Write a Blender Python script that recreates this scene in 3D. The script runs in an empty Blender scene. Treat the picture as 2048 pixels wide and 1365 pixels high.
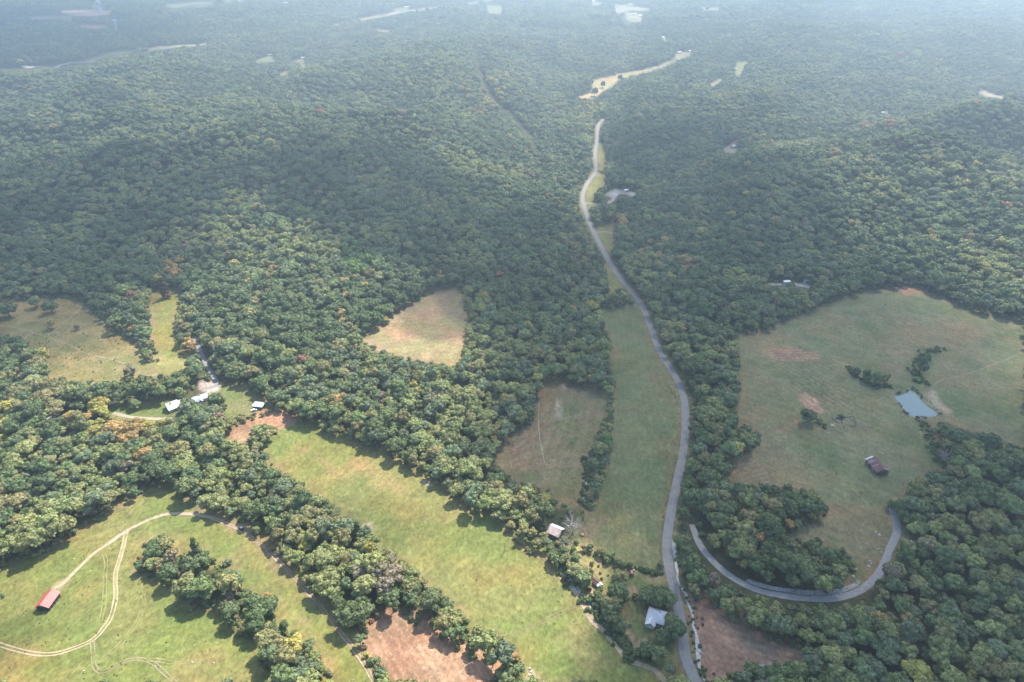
import bpy, math, random
import numpy as np
from mathutils import Vector, Matrix, Euler

rng = np.random.default_rng(7)
random.seed(7)
scene = bpy.context.scene
col = scene.collection
R = math.radians

# ------------------------------------------------------------------ camera, sky, sun, exposure
CAM_H = 300.0
PITCH = R(30.0)
FPX = 1366.0                      # focal length in pixels of the 2048 px wide photograph
cam_d = bpy.data.cameras.new('camera')
cam_d.sensor_width = 36.0
cam_d.lens = FPX / 2048 * 36.0
cam_d.clip_start = 1.0
cam_d.clip_end = 40000.0
cam = bpy.data.objects.new('camera', cam_d)
col.objects.link(cam)
cam.location = (0, 0, CAM_H)
cam.rotation_euler = (math.pi / 2 - PITCH, 0, 0)
scene.camera = cam

SUN_EL = R(56.0)
SUN_AZ = R(31.0)                  # clockwise from +Y (the way the camera looks)
sun_vec = np.array([math.sin(SUN_AZ) * math.cos(SUN_EL), math.cos(SUN_AZ) * math.cos(SUN_EL), math.sin(SUN_EL)])

world = bpy.data.worlds.new('World')
scene.world = world
world.use_nodes = True
wn = world.node_tree
wn.nodes.clear()
wo = wn.nodes.new('ShaderNodeOutputWorld')
wb = wn.nodes.new('ShaderNodeBackground')
ws = wn.nodes.new('ShaderNodeTexSky')
ws.sky_type = 'NISHITA'
ws.sun_disc = False
ws.sun_elevation = SUN_EL
ws.sun_rotation = SUN_AZ
ws.air_density = 1.2
ws.dust_density = 1.0
ws.ozone_density = 1.3
wb.inputs['Strength'].default_value = 0.15
wn.links.new(ws.outputs[0], wb.inputs[0])
wn.links.new(wb.outputs[0], wo.inputs[0])

sun_d = bpy.data.lights.new('sun', 'SUN')
sun_d.energy = 5.0
sun_d.angle = R(0.53)
sun_d.color = (1.0, 0.94, 0.84)
sun = bpy.data.objects.new('sun', sun_d)
col.objects.link(sun)
sun.rotation_euler = Vector(tuple(sun_vec)).to_track_quat('Z', 'Y').to_euler()

vs = scene.view_settings
vs.view_transform = 'Standard'
vs.look = 'None'
vs.gamma = 1.0
vs.use_curve_mapping = False
vs.exposure = 1.1
scene.render.engine = 'CYCLES'
cy = scene.cycles
cy.max_bounces = 8
cy.diffuse_bounces = 4
cy.glossy_bounces = 2
cy.transmission_bounces = 6
cy.volume_bounces = 0
cy.transparent_max_bounces = 24
cy.use_denoising = True
cy.denoiser = 'OPENIMAGEDENOISE'
cy.denoising_input_passes = 'RGB_ALBEDO_NORMAL'
cy.denoising_prefilter = 'ACCURATE'
cy.caustics_reflective = False
cy.caustics_refractive = False
HAZE_DENSITY = 0.00036
HAZE_COLOR = (0.69, 0.85, 1.0)

# ------------------------------------------------------------------ noise
def _hash(ix, iy, seed):
    n = (ix.astype(np.int64) * 374761393 + iy.astype(np.int64) * 668265263 + seed * 1442695041) & 0xFFFFFFFF
    n = ((n ^ (n >> 13)) * 1274126177) & 0xFFFFFFFF
    n = n ^ (n >> 16)
    return (n & 0xFFFFFF) / float(0xFFFFFF)

def vnoise(x, y, seed=0):
    ix = np.floor(x); iy = np.floor(y)
    fx = x - ix; fy = y - iy
    fx = fx * fx * fx * (fx * (fx * 6 - 15) + 10); fy = fy * fy * fy * (fy * (fy * 6 - 15) + 10)
    a = _hash(ix, iy, seed); b = _hash(ix + 1, iy, seed)
    c = _hash(ix, iy + 1, seed); d = _hash(ix + 1, iy + 1, seed)
    return (a * (1 - fx) + b * fx) * (1 - fy) + (c * (1 - fx) + d * fx) * fy

def fbm(x, y, scale, octv=4, seed=0, gain=0.5):
    s = np.zeros_like(x, dtype=float); a = 1.0; t = 0.0
    x = x / scale; y = y / scale
    for k in range(octv):
        s += a * vnoise(x, y, seed + k * 17); t += a
        a *= gain; x = x * 2.03 + 11.3; y = y * 2.03 + 5.7
    return s / t

def smooth(a, b, x):
    t = np.clip((x - a) / (b - a), 0, 1)
    return t * t * (3 - 2 * t)

# ------------------------------------------------------------------ pixel -> place
CP, SP = math.cos(PITCH), math.sin(PITCH)
def rays(u, v):
    xc = (np.asarray(u, float) - 1024) / FPX
    yc = (682.5 - np.asarray(v, float)) / FPX
    return np.stack([xc, CP + yc * SP, -SP + yc * CP], -1)

def project(x, y, z):
    dz = z - CAM_H
    dep = y * CP - dz * SP
    up = y * SP + dz * CP
    dep_s = np.where(dep < 1, 1, dep)
    return 1024 + x / dep_s * FPX, 682.5 - up / dep_s * FPX, dep

def zbase(y):
    return 90.0 * smooth(800, 2900, y)

def march(u, v, hf, h=0.0):
    d = rays(u, v).reshape(-1, 3)
    t = np.concatenate([np.arange(150, 1500, 4.0), np.arange(1500, 9000, 15.0)])
    out = []
    for dd in d:
        px = dd[0] * t; py = dd[1] * t; pz = CAM_H + dd[2] * t
        g = pz - h - hf(px, py)
        k = np.argmax(g < 0)
        if g[k] >= 0: k = len(t) - 1
        k = max(k, 1)
        f = g[k - 1] / (g[k - 1] - g[k] + 1e-9)
        tt = t[k - 1] + f * (t[k] - t[k - 1])
        out.append((dd[0] * tt, dd[1] * tt, CAM_H + dd[2] * tt))
    return np.array(out)

def P(pts): return np.array(pts, float)
def Zm(x0, y0, pts, s=4.0):       # points read off an enlarged crop whose corner is x0, y0
    return P([(x0 + a / s, y0 + b / s) for a, b in pts])

# ------------------------------------------------------------------ outlines read from the photograph
FIELDS = {}
def field(name, pts, style): FIELDS[name] = (P(pts), style)
field('bright_pasture', [(532,907),(540,890),(556,868),(577,842),(597,844),(622,854),(652,872),(697,879),(724,889),(757,899),(782,914),(812,929),(844,959),(887,979),(912,1004),(933,1024),(975,1033),(1003,1055),(1024,1078),(1044,1102),(1089,1120),(1096,1135),(1121,1150),(1149,1183),(1164,1205),(1184,1241),(1209,1266),(1232,1290),(1254,1318),(1284,1331),(1307,1341),(1340,1375),(1080,1375),(1074,1355),(1051,1323),(1024,1288),(1009,1278),(987,1263),(952,1248),(924,1218),(899,1198),(874,1178),(850,1150),(827,1130),(797,1108),(769,1085),(748,1068),(744,1050),(714,1046),(692,1025),(660,1003),(637,989),(617,972),(594,952),(549,929)], 'pasture')
field('barn_pasture', [(-60,1150),(0,1136),(75,1118),(112,1096),(150,1075),(165,1061),(208,1040),(222,1030),(270,1000),(295,980),(332,970),(352,983),(375,1005),(400,1018),(440,1032),(475,1048),(512,1071),(545,1103),(594,1146),(612,1173),(662,1218),(672,1248),(697,1278),(712,1300),(747,1375),(664,1375),(667,1318),(632,1308),(632,1283),(594,1263),(572,1248),(559,1208),(537,1183),(512,1195),(501,1156),(476,1148),(465,1116),(426,1120),(423,1105),(401,1096),(391,1118),(371,1105),(350,1085),(325,1065),(275,1090),(266,1145),(320,1163),(340,1178),(370,1213),(390,1223),(425,1217),(440,1235),(450,1253),(475,1273),(490,1285),(512,1318),(527,1346),(532,1375),(-60,1375)], 'pasture2')
field('stubble_field', [(742,1253),(762,1231),(812,1240),(862,1265),(912,1298),(975,1335),(978,1375),(790,1375),(772,1330),(750,1293),(735,1273)], 'brown')
field('hillside_field', [(725,683),(777,648),(812,618),(844,598),(882,581),(910,573),(922,581),(925,611),(934,638),(927,676),(922,697),(912,727),(892,724),(867,719),(832,717),(802,712),(762,697)], 'tri')
field('creek_meadow', [(1091,762),(1134,759),(1136,772),(1209,782),(1214,800),(1206,837),(1186,872),(1179,895),(1176,932),(1166,982),(1150,1000),(1109,1002),(1111,982),(1079,970),(1039,960),(1010,942),(992,915),(1023,882),(1039,867),(1061,850),(1071,832),(1079,802)], 'meadow')
field('valley_field', [(1206,618),(1274,613),(1284,636),(1299,673),(1316,709),(1336,747),(1356,779),(1361,807),(1361,882),(1349,947),(1334,1017),(1325,1055),(1324,1093),(1329,1123),(1331,1153),(1319,1148),(1274,1135),(1249,1123),(1232,1112),(1224,1100),(1212,1090),(1194,1093),(1178,1100),(1160,1102),(1158,1085),(1164,1068),(1179,1038),(1184,1023),(1194,1017),(1199,990),(1211,965),(1224,907),(1231,832),(1231,782),(1226,707),(1224,676),(1209,648)], 'valley')
field('pond_pasture', [(1476,673),(1536,661),(1586,638),(1661,606),(1736,583),(1823,573),(1856,586),(1911,608),(1973,631),(2110,650),(2110,905),(2047,895),(2026,884),(1986,867),(1948,857),(1926,850),(1895,838),(1863,850),(1866,872),(1881,902),(1888,932),(1848,947),(1811,960),(1808,977),(1811,1000),(1793,1017),(1789,1040),(1781,1070),(1761,1123),(1736,1153),(1705,1165),(1716,1133),(1696,1098),(1673,1095),(1640,1076),(1576,1072),(1598,1058),(1643,1048),(1661,1028),(1661,1012),(1646,1000),(1636,980),(1598,970),(1536,966),(1474,967),(1461,950),(1469,920),(1499,902),(1529,885),(1521,865),(1494,845),(1479,850),(1479,817),(1486,782),(1481,745),(1479,707)], 'big')
field('rough_meadow', [(-60,604),(0,606),(40,601),(100,598),(160,596),(170,613),(200,641),(225,663),(255,678),(270,687),(282,709),(293,727),(322,724),(350,742),(300,749),(270,751),(237,757),(150,760),(100,747),(92,732),(104,718),(100,705),(62,690),(60,676),(0,666),(-60,668)], 'rough')
field('mown_strip', [(304,586),(330,580),(355,578),(360,591),(350,616),(345,653),(347,676),(352,702),(362,710),(375,708),(378,735),(350,742),(322,722),(315,697),(304,676),(302,616)], 'strip')
field('farm_lawn', [(215,822),(262,806),(298,808),(330,803),(334,827),(312,832),(252,835),(225,829)], 'lawn')
field('garden_lawn', [(424,777),(450,771),(497,777),(514,792),(524,806),(527,818),(507,824),(475,820),(446,838),(445,826),(462,806),(438,788)], 'lawn2')
field('farm_yard', [(391,770),(402,760),(430,765),(438,778),(434,783),(418,787),(398,778)], 'gravel')
field('bare_patch', [(455,870),(470,857),(512,838),(545,826),(582,830),(575,843),(560,849),(520,845),(500,853),(495,878),(460,878)], 'brown2')
field('bottom_field', [(1384,1207),(1404,1203),(1437,1230),(1499,1260),(1535,1278),(1573,1293),(1603,1315),(1536,1333),(1487,1345),(1449,1358),(1417,1363),(1407,1323),(1396,1255)], 'brown3')
field('orchard_yard', Zm(1024,1023,[(510,310),(570,330),(660,340),(680,400),(800,440),(780,560),(735,600),(700,520),(620,480),(600,440),(560,380)],3.992), 'yard')
field('shed_yard', Zm(1024,1023,[(940,470),(1010,480),(1190,505),(1235,530),(1230,545),(1080,555),(1010,590),(975,640),(890,650),(860,610),(890,570),(905,520)],3.992), 'lawn3')
field('house_lawn', Zm(1024,1023,[(880,720),(960,700),(1010,715),(1080,760),(1100,800),(1085,900),(1150,930),(1130,1010),(1190,1070),(1290,1060),(1340,1030),(1345,1200),(1385,1310),(1290,1230),(1180,1090),(1050,1060),(1000,1070),(910,970),(930,850)],3.992), 'lawn3')
field('grass_bank', Zm(1024,341,[(695,20),(745,40),(735,110),(660,170),(645,250),(600,330),(585,260),(590,190),(630,110)]), 'verge')
field('glade', Zm(1024,341,[(705,430),(815,415),(808,540),(795,640),(765,640),(690,500)]), 'verge')
field('road_meadow', Zm(1024,341,[(745,740),(785,770),(845,880),(845,975),(790,978),(772,860)]), 'verge')
field('ridge_verge', Zm(1024,0,[(692,1150),(735,1160),(750,1330),(700,1364),(680,1330),(675,1230)]), 'verge')
field('far_hayfield', Zm(1024,0,[(520,782),(640,735),(642,640),(840,592),(1010,565),(1120,540),(1170,532),(1150,548),(1060,575),(1000,602),(880,622),(850,655),(800,695),(735,725),(690,765),(640,792)]), 'far_dry')
for k, z in enumerate([
    [(1305,478),(1310,422),(1350,418),(1432,408),(1438,440),(1350,470)],
    [(1800,488),(1892,488),(1855,528),(1830,600),(1790,610),(1785,570)],
    [(1588,672),(1672,625),(1674,648),(1600,690)],
    [(640,0),(650,0),(740,38),(640,44)], [(750,36),(900,40),(1110,70),(1100,86),(950,84),(880,100),(832,106),(822,50)],
    [(910,100),(965,108),(1038,120),(1036,180),(970,178),(905,158)],
    [(1190,305),(1230,300),(1228,335)], [(1690,1185),(1760,1150),(1800,1110),(1800,1230),(1700,1220)],
    [(70,45),(125,35),(125,50)], [(1500,60),(1660,62),(1660,78),(1520,76)]]):
    field('far_glade.%d' % k, Zm(1024,0,z), 'far_pale' if k not in (1,) else 'far_green')
for k, z in enumerate([
    [(0,482),(130,440),(146,470),(150,492),(0,506)], [(280,485),(420,460),(360,495),(405,535),(380,545),(345,500)],
    [(170,592),(272,566),(262,592),(190,606)], [(605,196),(695,184),(695,192),(620,204)], [(920,236),(975,228),(1110,252),(1050,258)],
    [(1100,72),(1225,58),(1222,82),(1110,92)], [(1842,50),(1972,45),(1960,112),(1862,105)], [(1450,32),(1620,34),(1880,-4),(1900,6),(1640,44)],
    [(210,25),(262,22),(258,42),(215,40)], [(780,160),(1100,98),(1480,48),(1500,60),(1200,98),(820,168)]]):
    field('far_clearing.%d' % k, Zm(512,0,z), 'far_pale' if k in (1,4,9) else 'far_green')
for k, z in enumerate([
    [(430,88),(720,80),(745,100),(900,84),(860,122),(700,125),(580,132),(540,106)], [(115,142),(350,128),(580,134),(580,182),(480,150),(120,154)],
    [(600,206),(840,198),(850,228),(680,222)], [(1300,48),(1640,14),(1745,26),(1640,52),(1380,62)], [(0,210),(58,210),(20,236),(0,236)],
    [(660,492),(860,420),(980,402),(1100,412),(980,440),(850,450),(740,490)], [(1130,410),(1230,374),(1660,346),(1660,362),(1400,380),(1180,410)],
    [(1780,0),(1950,0),(1950,15),(1800,22)]]):
    field('far_lot.%d' % k, Zm(0,0,z), 'far_red' if k in (0,2) else ('far_green' if k in (3,4,5,7) else 'far_pale'))
for k, z in enumerate([[(1668,736),(1720,714),(1790,750),(1900,768),(1870,792),(1740,772)], [(808,950),(850,934),(940,888),(992,888),(880,932)], [(1950,800),(2040,792),(2040,806),(1960,812)]]):
    field('right_glade.%d' % k, Zm(1536,0,z), 'far_pale')
field('far_lane', Zm(1024,0,[(1030,560),(1170,526),(1310,466),(1316,490),(1180,550),(1060,585)]), 'far_pale')
field('lane_cut', Zm(1024,341,[(735,195),(830,152),(905,148),(1000,180),(960,218),(920,195),(865,185),(820,230),(755,268),(740,262),(800,225)]), 'gravel')
field('house_glade', Zm(1536,341,[(0,902),(200,905),(285,888),(345,930),(330,940),(200,918),(0,922)]), 'gravel')

POND = Zm(1536,682,[(1015,430),(1050,428),(1075,432),(1110,412),(1140,392),(1160,400),(1190,420),(1215,450),(1232,480),(1275,520),(1335,560),(1362,590),(1330,600),(1250,604),(1200,606),(1150,600),(1110,575),(1080,530),(1045,490)])

ROAD = P([(1398,1375),(1389,1358),(1370,1311),(1365,1260),(1355,1213),(1347,1170),(1338,1136),(1334,1093),(1337,1056),(1343,1020),(1354,965),(1366,907),(1371,852),(1370,812),(1361,775),(1344,742),(1321,707),(1308,673),(1294,636),(1279,603),(1249,566),(1221,528),(1204,496),(1186,461),(1174,431),(1166,403),(1166,388),(1174,368),(1189,348),(1192,332),(1190,307),(1194,282),(1196,252),(1209,237),(1222,224)])
LANE = P([(1384,1050),(1389,1065),(1399,1088),(1419,1115),(1449,1145),(1486,1168),(1524,1183),(1586,1195),(1636,1199),(1686,1195),(1724,1180),(1753,1155),(1768,1128),(1781,1093),(1794,1065),(1793,1044),(1788,1028),(1784,1018)])
s5 = 3.992
T1 = np.vstack([Zm(0,1023,[(430,615),(490,590),(540,540),(640,440),(740,345),(850,270),(1000,165),(1150,85),(1300,30),(1420,18),(1550,24),(1700,55),(1900,140)],s5),
                Zm(512,1023,[(0,240),(120,340),(250,470),(350,575),(450,685),(560,810),(640,915),(700,1000),(760,1070),(850,1200),(940,1365)],s5)])
T2 = Zm(0,1023,[(1010,165),(985,270),(955,390),(925,490),(922,600),(922,700),(890,830),(830,930),(740,1025),(600,1090),(450,1135),(300,1140),(150,1110),(0,1065),(-120,1020)],s5)
T3 = Zm(0,1023,[(735,1030),(745,1150),(755,1240),(800,1283),(870,1265),(960,1210),(1050,1185),(1150,1185),(1220,1210),(1280,1260),(1400,1370)],s5)
T4 = Zm(0,1023,[(1180,1187),(1260,1190),(1400,1210),(1540,1200),(1610,1190)],s5)
T5 = Zm(0,1023,[(830,340),(850,420),(838,520),(838,640),(830,760),(800,880)],s5)
T6 = Zm(0,1023,[(1110,620),(1150,700),(1130,800),(1070,920),(980,1040),(860,1150),(770,1220)],s5)
TC = Zm(1024,1023,[(390,510),(480,620),(560,730),(640,870),(740,970),(830,1070),(920,1180),(1040,1230),(1130,1270),(1240,1370)],s5)
TD = Zm(1024,1023,[(545,735),(400,805),(250,880),(100,950),(0,1000)],s5)
TP = P([(2110,690),(2048,706),(2011,720),(1966,737),(1921,752),(1881,762),(1865,775),(1859,792),(1857,807)])
TQ = P([(1836,842),(1841,865),(1845,886)])
TL1 = np.vstack([Zm(0,341,[(-100,1220),(0,1240),(150,1265),(290,1305),(430,1350)]), Zm(0,682,[(480,0),(600,50),(680,100),(850,140),(1020,190)])])
TL2 = Zm(0,341,[(660,1060),(640,1110),(560,1180),(480,1250),(390,1320)])
TL3 = Zm(0,341,[(690,1100),(760,1170),(840,1240)])
TM = Zm(1024,682,[(218,490),(212,650),(222,770),(240,870),(262,980)])
FARMLANE = np.vstack([Zm(0,682,[(1550,-30),(1600,80),(1640,170),(1700,270),(1735,345)]), Zm(0,682,[(1690,375),(1600,385)])])
LANEW = P([(-60,838),(0,837),(60,838),(127,834),(155,831),(185,828)])
DRIVE = P([(226,827),(240,830),(252,833),(275,836),(310,838),(345,838)])
SPUR1 = P([(1170,407),(1188,408),(1212,408),(1226,401),(1234,390),(1250,386)])
SPUR2 = P([(1192,465),(1212,464),(1228,469)])
FARROAD = P([(-60,141),(0,139),(60,136),(120,131),(190,124)])
CREEK_E = Zm(1024,1023,[(1285,230),(1300,330),(1315,450),(1335,570),(1390,680),(1430,800),(1460,930),(1475,1050),(1490,1180),(1510,1290),(1545,1370)],s5)
CREEK_W = Zm(1024,1023,[(375,390),(430,500),(520,620),(620,720),(700,820),(790,940),(860,1020),(900,1070),(960,1130),(1020,1180)],s5)
CREEK_M = Zm(1024,682,[(565,910),(590,985),(605,1060),(600,1120),(575,1200),(580,1280),(560,1330)])
BOTTOM_WATER = P([(1484,1350),(1510,1338),(1545,1335),(1580,1328),(1602,1335),(1590,1350),(1570,1375),(1470,1375)])

# ------------------------------------------------------------------ polygons on the ground
def inside(px, py, poly):
    r = np.zeros(px.shape, bool)
    n = len(poly)
    for i in range(n):
        x1, y1 = poly[i]; x2, y2 = poly[(i + 1) % n]
        if y1 == y2: continue
        c = (y1 > py) != (y2 > py)
        r ^= c & (px < (x2 - x1) * (py - y1) / (y2 - y1) + x1)
    return r

def seg_dist(px, py, pts, closed):
    d = np.full(px.shape, 1e9)
    n = len(pts)
    for i in range(n if closed else n - 1):
        x1, y1 = pts[i][:2]; x2, y2 = pts[(i + 1) % n][:2]
        ex, ey = x2 - x1, y2 - y1
        t = np.clip(((px - x1) * ex + (py - y1) * ey) / (ex * ex + ey * ey + 1e-9), 0, 1)
        d = np.minimum(d, np.hypot(px - x1 - t * ex, py - y1 - t * ey))
    return d

def sdist(px, py, poly):
    d = seg_dist(px, py, poly, True)
    return np.where(inside(px, py, poly), d, -d)

flat = lambda x, y: zbase(y) + 0 * x
def dense(pts, closed=False, n=6):
    pts = np.asarray(pts, float)
    out = []
    m = len(pts)
    for i in range(m if closed else m - 1):
        a, b = pts[i], pts[(i + 1) % m]
        for k in range(n): out.append(a + (b - a) * k / n)
    if not closed: out.append(pts[-1])
    return np.array(out)

def spline(pts, step):
    pts = np.asarray(pts, float)
    p = np.vstack([2 * pts[0] - pts[1], pts, 2 * pts[-1] - pts[-2]])
    out = []
    for i in range(1, len(p) - 2):
        n = max(2, int(np.linalg.norm(p[i + 1] - p[i]) / step))
        for k in range(n):
            t = k / n
            out.append(0.5 * (2 * p[i] + (p[i + 1] - p[i - 1]) * t + (2 * p[i - 1] - 5 * p[i] + 4 * p[i + 1] - p[i + 2]) * t * t + (3 * p[i] - p[i - 1] - 3 * p[i + 1] + p[i + 2]) * t ** 3))
    out.append(p[-2])
    return np.array(out)

# distance to the open land, on a coarse lattice: hills only rise away from it
open_pts = []
for nme, (poly, st) in FIELDS.items():
    q = march(poly[:, 0], poly[:, 1], flat)[:, :2]
    open_pts.append(dense(q, True, 3))
for line in (ROAD, LANE, FARROAD, LANEW):
    open_pts.append(dense(march(line[:, 0], line[:, 1], flat)[:, :2], False, 3))
open_pts = np.vstack(open_pts)
GX = np.arange(-4400, 4401, 50.0); GY = np.arange(-200, 6001, 50.0)
gx, gy = np.meshgrid(GX, GY)
GD = np.full(gx.shape, 1e9)
for k in range(0, len(open_pts), 40):
    q = open_pts[k:k + 40]
    dd = np.hypot(gx[..., None] - q[:, 0], gy[..., None] - q[:, 1]).min(-1)
    GD = np.minimum(GD, dd)
big_flat = [march(FIELDS[n][0][:, 0], FIELDS[n][0][:, 1], flat)[:, :2] for n in ('bright_pasture', 'barn_pasture', 'pond_pasture', 'valley_field', 'creek_meadow', 'rough_meadow')]
for q in big_flat: GD = np.where(inside(gx, gy, q), 0, GD)
for _ in range(2):
    Gp = np.pad(GD, 1, mode='edge')
    GD = (Gp[1:-1, 1:-1] * 2 + Gp[:-2, 1:-1] + Gp[2:, 1:-1] + Gp[1:-1, :-2] + Gp[1:-1, 2:]) / 6

def bil(G, x, y):
    fx = np.clip((x - GX[0]) / 50.0, 0, len(GX) - 1.001); fy = np.clip((y - GY[0]) / 50.0, 0, len(GY) - 1.001)
    ix = fx.astype(int); iy = fy.astype(int); fx = fx - ix; fy = fy - iy
    fx = fx * fx * (3 - 2 * fx); fy = fy * fy * (3 - 2 * fy)
    return (G[iy, ix] * (1 - fx) + G[iy, ix + 1] * fx) * (1 - fy) + (G[iy + 1, ix] * (1 - fx) + G[iy + 1, ix + 1] * fx) * fy

pond_c = march(POND[:, 0], POND[:, 1], flat)[:, :2]
pond_mid = pond_c.mean(0)
def height(x, y):
    x = np.asarray(x, float); y = np.asarray(y, float)
    d = bil(GD, x, y)
    wx = x + 60 * (vnoise(x / 190, y / 190, 91) - .5); wy = y + 60 * (vnoise(x / 190, y / 190, 95) - .5)
    n1 = fbm(wx, wy, 420, 3, 3)
    ridge = 1 - np.abs(2 * fbm(wx + 900, wy - 300, 330, 2, 21) - 1) * 2.2
    ridge2 = 1 - np.abs(2 * fbm(wx - 400, wy + 700, 170, 2, 51) - 1) * 2.4
    hills = smooth(5, 330, d) * (17 + 40 * smooth(0.25, 0.8, n1) + 23 * np.clip(ridge, -0.5, 1) + 17 * np.clip(ridge2, -.6, 1))
    hills = hills * (1 - 0.6 * smooth(1100, 2300, y))
    roll = 3.2 * (fbm(x, y, 150, 2, 41) - .5) * 2
    dp = np.hypot(x - pond_mid[0], y - pond_mid[1])
    roll = roll * smooth(35, 110, dp)
    far = 45 * (fbm(x, y, 1500, 3, 77) - .5) * smooth(2500, 4500, y)
    return zbase(y) + hills + roll + far

def hit(u, v, h=0.0):
    return march(np.atleast_1d(u), np.atleast_1d(v), height, h)
def hz(x, y): return float(height(np.array([x]), np.array([y]))[0])
def hitp(pts): return hit(np.asarray(pts)[:, 0], np.asarray(pts)[:, 1])

FW = {n: (hitp(p)[:, :2], st) for n, (p, st) in FIELDS.items()}
pond_w = hitp(POND)[:, :2]
POND_Z = hz(*pond_mid) - 0.35
road_w = spline(hitp(ROAD)[:, :2], 6)
lane_w = spline(hitp(LANE)[:, :2], 4)

# ------------------------------------------------------------------ helpers for objects
def tag(o, label=None, cat=None, group=None, kind=None):
    if label: o['label'] = label
    if cat: o['category'] = cat
    if group: o['group'] = group
    if kind: o['kind'] = kind
    return o

def mesh_np(name, verts, faces, mats=(), smoothf=False, midx=None):
    me = bpy.data.meshes.new(name)
    verts = np.asarray(verts, np.float32).reshape(-1, 3)
    if isinstance(faces, np.ndarray):
        k = faces.shape[1]; nf = len(faces)
        me.vertices.add(len(verts)); me.vertices.foreach_set('co', verts.ravel())
        me.loops.add(nf * k); me.loops.foreach_set('vertex_index', faces.astype(np.int32).ravel())
        me.polygons.add(nf)
        me.polygons.foreach_set('loop_start', np.arange(nf, dtype=np.int32) * k)
        me.update(calc_edges=True)
    else:
        me.from_pydata([tuple(v) for v in verts], [], [tuple(f) for f in faces]); me.update()
    for m in mats: me.materials.append(m)
    if midx is not None: me.polygons.foreach_set('material_index', np.asarray(midx, np.int32))
    me.polygons.foreach_set('use_smooth', np.full(len(me.polygons), smoothf))
    me.validate()
    return me

def link(name, me, parent=None, loc=None):
    o = bpy.data.objects.new(name, me)
    col.objects.link(o)
    if parent: o.parent = parent
    if loc is not None: o.location = loc
    return o

def empty(name, loc, rz=0.0, label=None, cat=None, group=None):
    o = bpy.data.objects.new(name, None)
    o.empty_display_size = 1.0
    col.objects.link(o)
    o.location = tuple(loc); o.rotation_euler = (0, 0, rz)
    return tag(o, label, cat, group)

class MB:
    """collects boxes, tubes and polygons into one mesh"""
    def __init__(s): s.v = []; s.f = []
    def add(s, v, f):
        b = len(s.v); s.v += [tuple(x) for x in v]; s.f += [tuple(i + b for i in q) for q in f]; return s
    def box(s, c, d, rz=0.0, ry=0.0, rx=0.0):
        m = Euler((rx, ry, rz)).to_matrix()
        v = [Vector(c) + m @ Vector((sx * d[0] / 2, sy * d[1] / 2, sz * d[2] / 2)) for sx in (-1, 1) for sy in (-1, 1) for sz in (-1, 1)]
        return s.add(v, [(0,1,3,2),(4,6,7,5),(0,4,5,1),(2,3,7,6),(0,2,6,4),(1,5,7,3)])
    def tube(s, a, b, r0, r1=None, n=8):
        r1 = r0 if r1 is None else r1
        a = Vector(a); b = Vector(b); q = (b - a).to_track_quat('Z', 'Y')
        v = []
        for p, r in ((a, r0), (b, r1)):
            for k in range(n):
                t = 2 * math.pi * k / n
                v.append(p + q @ Vector((r * math.cos(t), r * math.sin(t), 0)))
        f = [(k, (k + 1) % n, n + (k + 1) % n, n + k) for k in range(n)]
        f += [tuple(reversed(range(n))), tuple(range(n, 2 * n))]
        return s.add(v, f)
    def slab(s, quad, t):
        """a roof plane: four corners, given a thickness downwards"""
        q = [Vector(p) for p in quad]
        nrm = (q[1] - q[0]).cross(q[-1] - q[0]).normalized()
        if nrm.z < 0: nrm = -nrm
        lo = [p - nrm * t for p in q]
        n = len(q)
        f = [tuple(range(n)), tuple(reversed(range(n, 2 * n)))] + [(i, i + n, (i + 1) % n + n, (i + 1) % n) for i in range(n)]
        return s.add(q + lo, f)
    def lathe(s, prof, n=16, c=(0, 0, 0)):
        v = []; m = len(prof)
        for k in range(n):
            t = 2 * math.pi * k / n
            v += [(c[0] + r * math.cos(t), c[1] + r * math.sin(t), c[2] + z) for r, z in prof]
        f = [(k * m + i, ((k + 1) % n) * m + i, ((k + 1) % n) * m + i + 1, k * m + i + 1) for k in range(n) for i in range(m - 1)]
        return s.add(v, f)
    def build(s, name, mat, parent=None, smoothf=False):
        me = bpy.data.meshes.new(name); me.from_pydata(s.v, [], s.f); me.update()
        import bmesh
        bm = bmesh.new(); bm.from_mesh(me); bmesh.ops.recalc_face_normals(bm, faces=bm.faces); bm.to_mesh(me); bm.free()
        me.materials.append(mat)
        for p in me.polygons: p.use_smooth = smoothf
        return link(name, me, parent)

# ------------------------------------------------------------------ materials
def new_mat(name):
    m = bpy.data.materials.new(name); m.use_nodes = True
    nt = m.node_tree
    b = nt.nodes.get('Principled BSDF')
    return m, nt, b

def N(nt, kind, **kw):
    n = nt.nodes.new(kind)
    for k, v in kw.items(): setattr(n, k, v)
    return n

def noise_node(nt, scale, detail=4, rough=.55, vec=None):
    n = N(nt, 'ShaderNodeTexNoise'); n.inputs['Scale'].default_value = scale
    n.inputs['Detail'].default_value = detail; n.inputs['Roughness'].default_value = rough
    if vec is not None: nt.links.new(vec, n.inputs['Vector'])
    return n

def mixc(nt, fac, a, b, mode='MIX'):
    n = N(nt, 'ShaderNodeMix', data_type='RGBA', blend_type=mode)
    for s, v in ((0, fac), (6, a), (7, b)):
        if hasattr(v, 'links'): nt.links.new(v, n.inputs[s])
        elif v is not None: n.inputs[s].default_value = v if s == 0 else (*v[:3], 1)
    return n.outputs[2]

def ramp(nt, val, a, b):
    n = N(nt, 'ShaderNodeMapRange'); n.inputs[1].default_value = a; n.inputs[2].default_value = b
    nt.links.new(val, n.inputs[0]); return n.outputs[0]

def math_n(nt, op, a, b=None):
    n = N(nt, 'ShaderNodeMath', operation=op)
    for i, v in enumerate((a, b)):
        if v is None: continue
        if hasattr(v, 'links'): nt.links.new(v, n.inputs[i])
        else: n.inputs[i].default_value = v
    return n.outputs[0]

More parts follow.
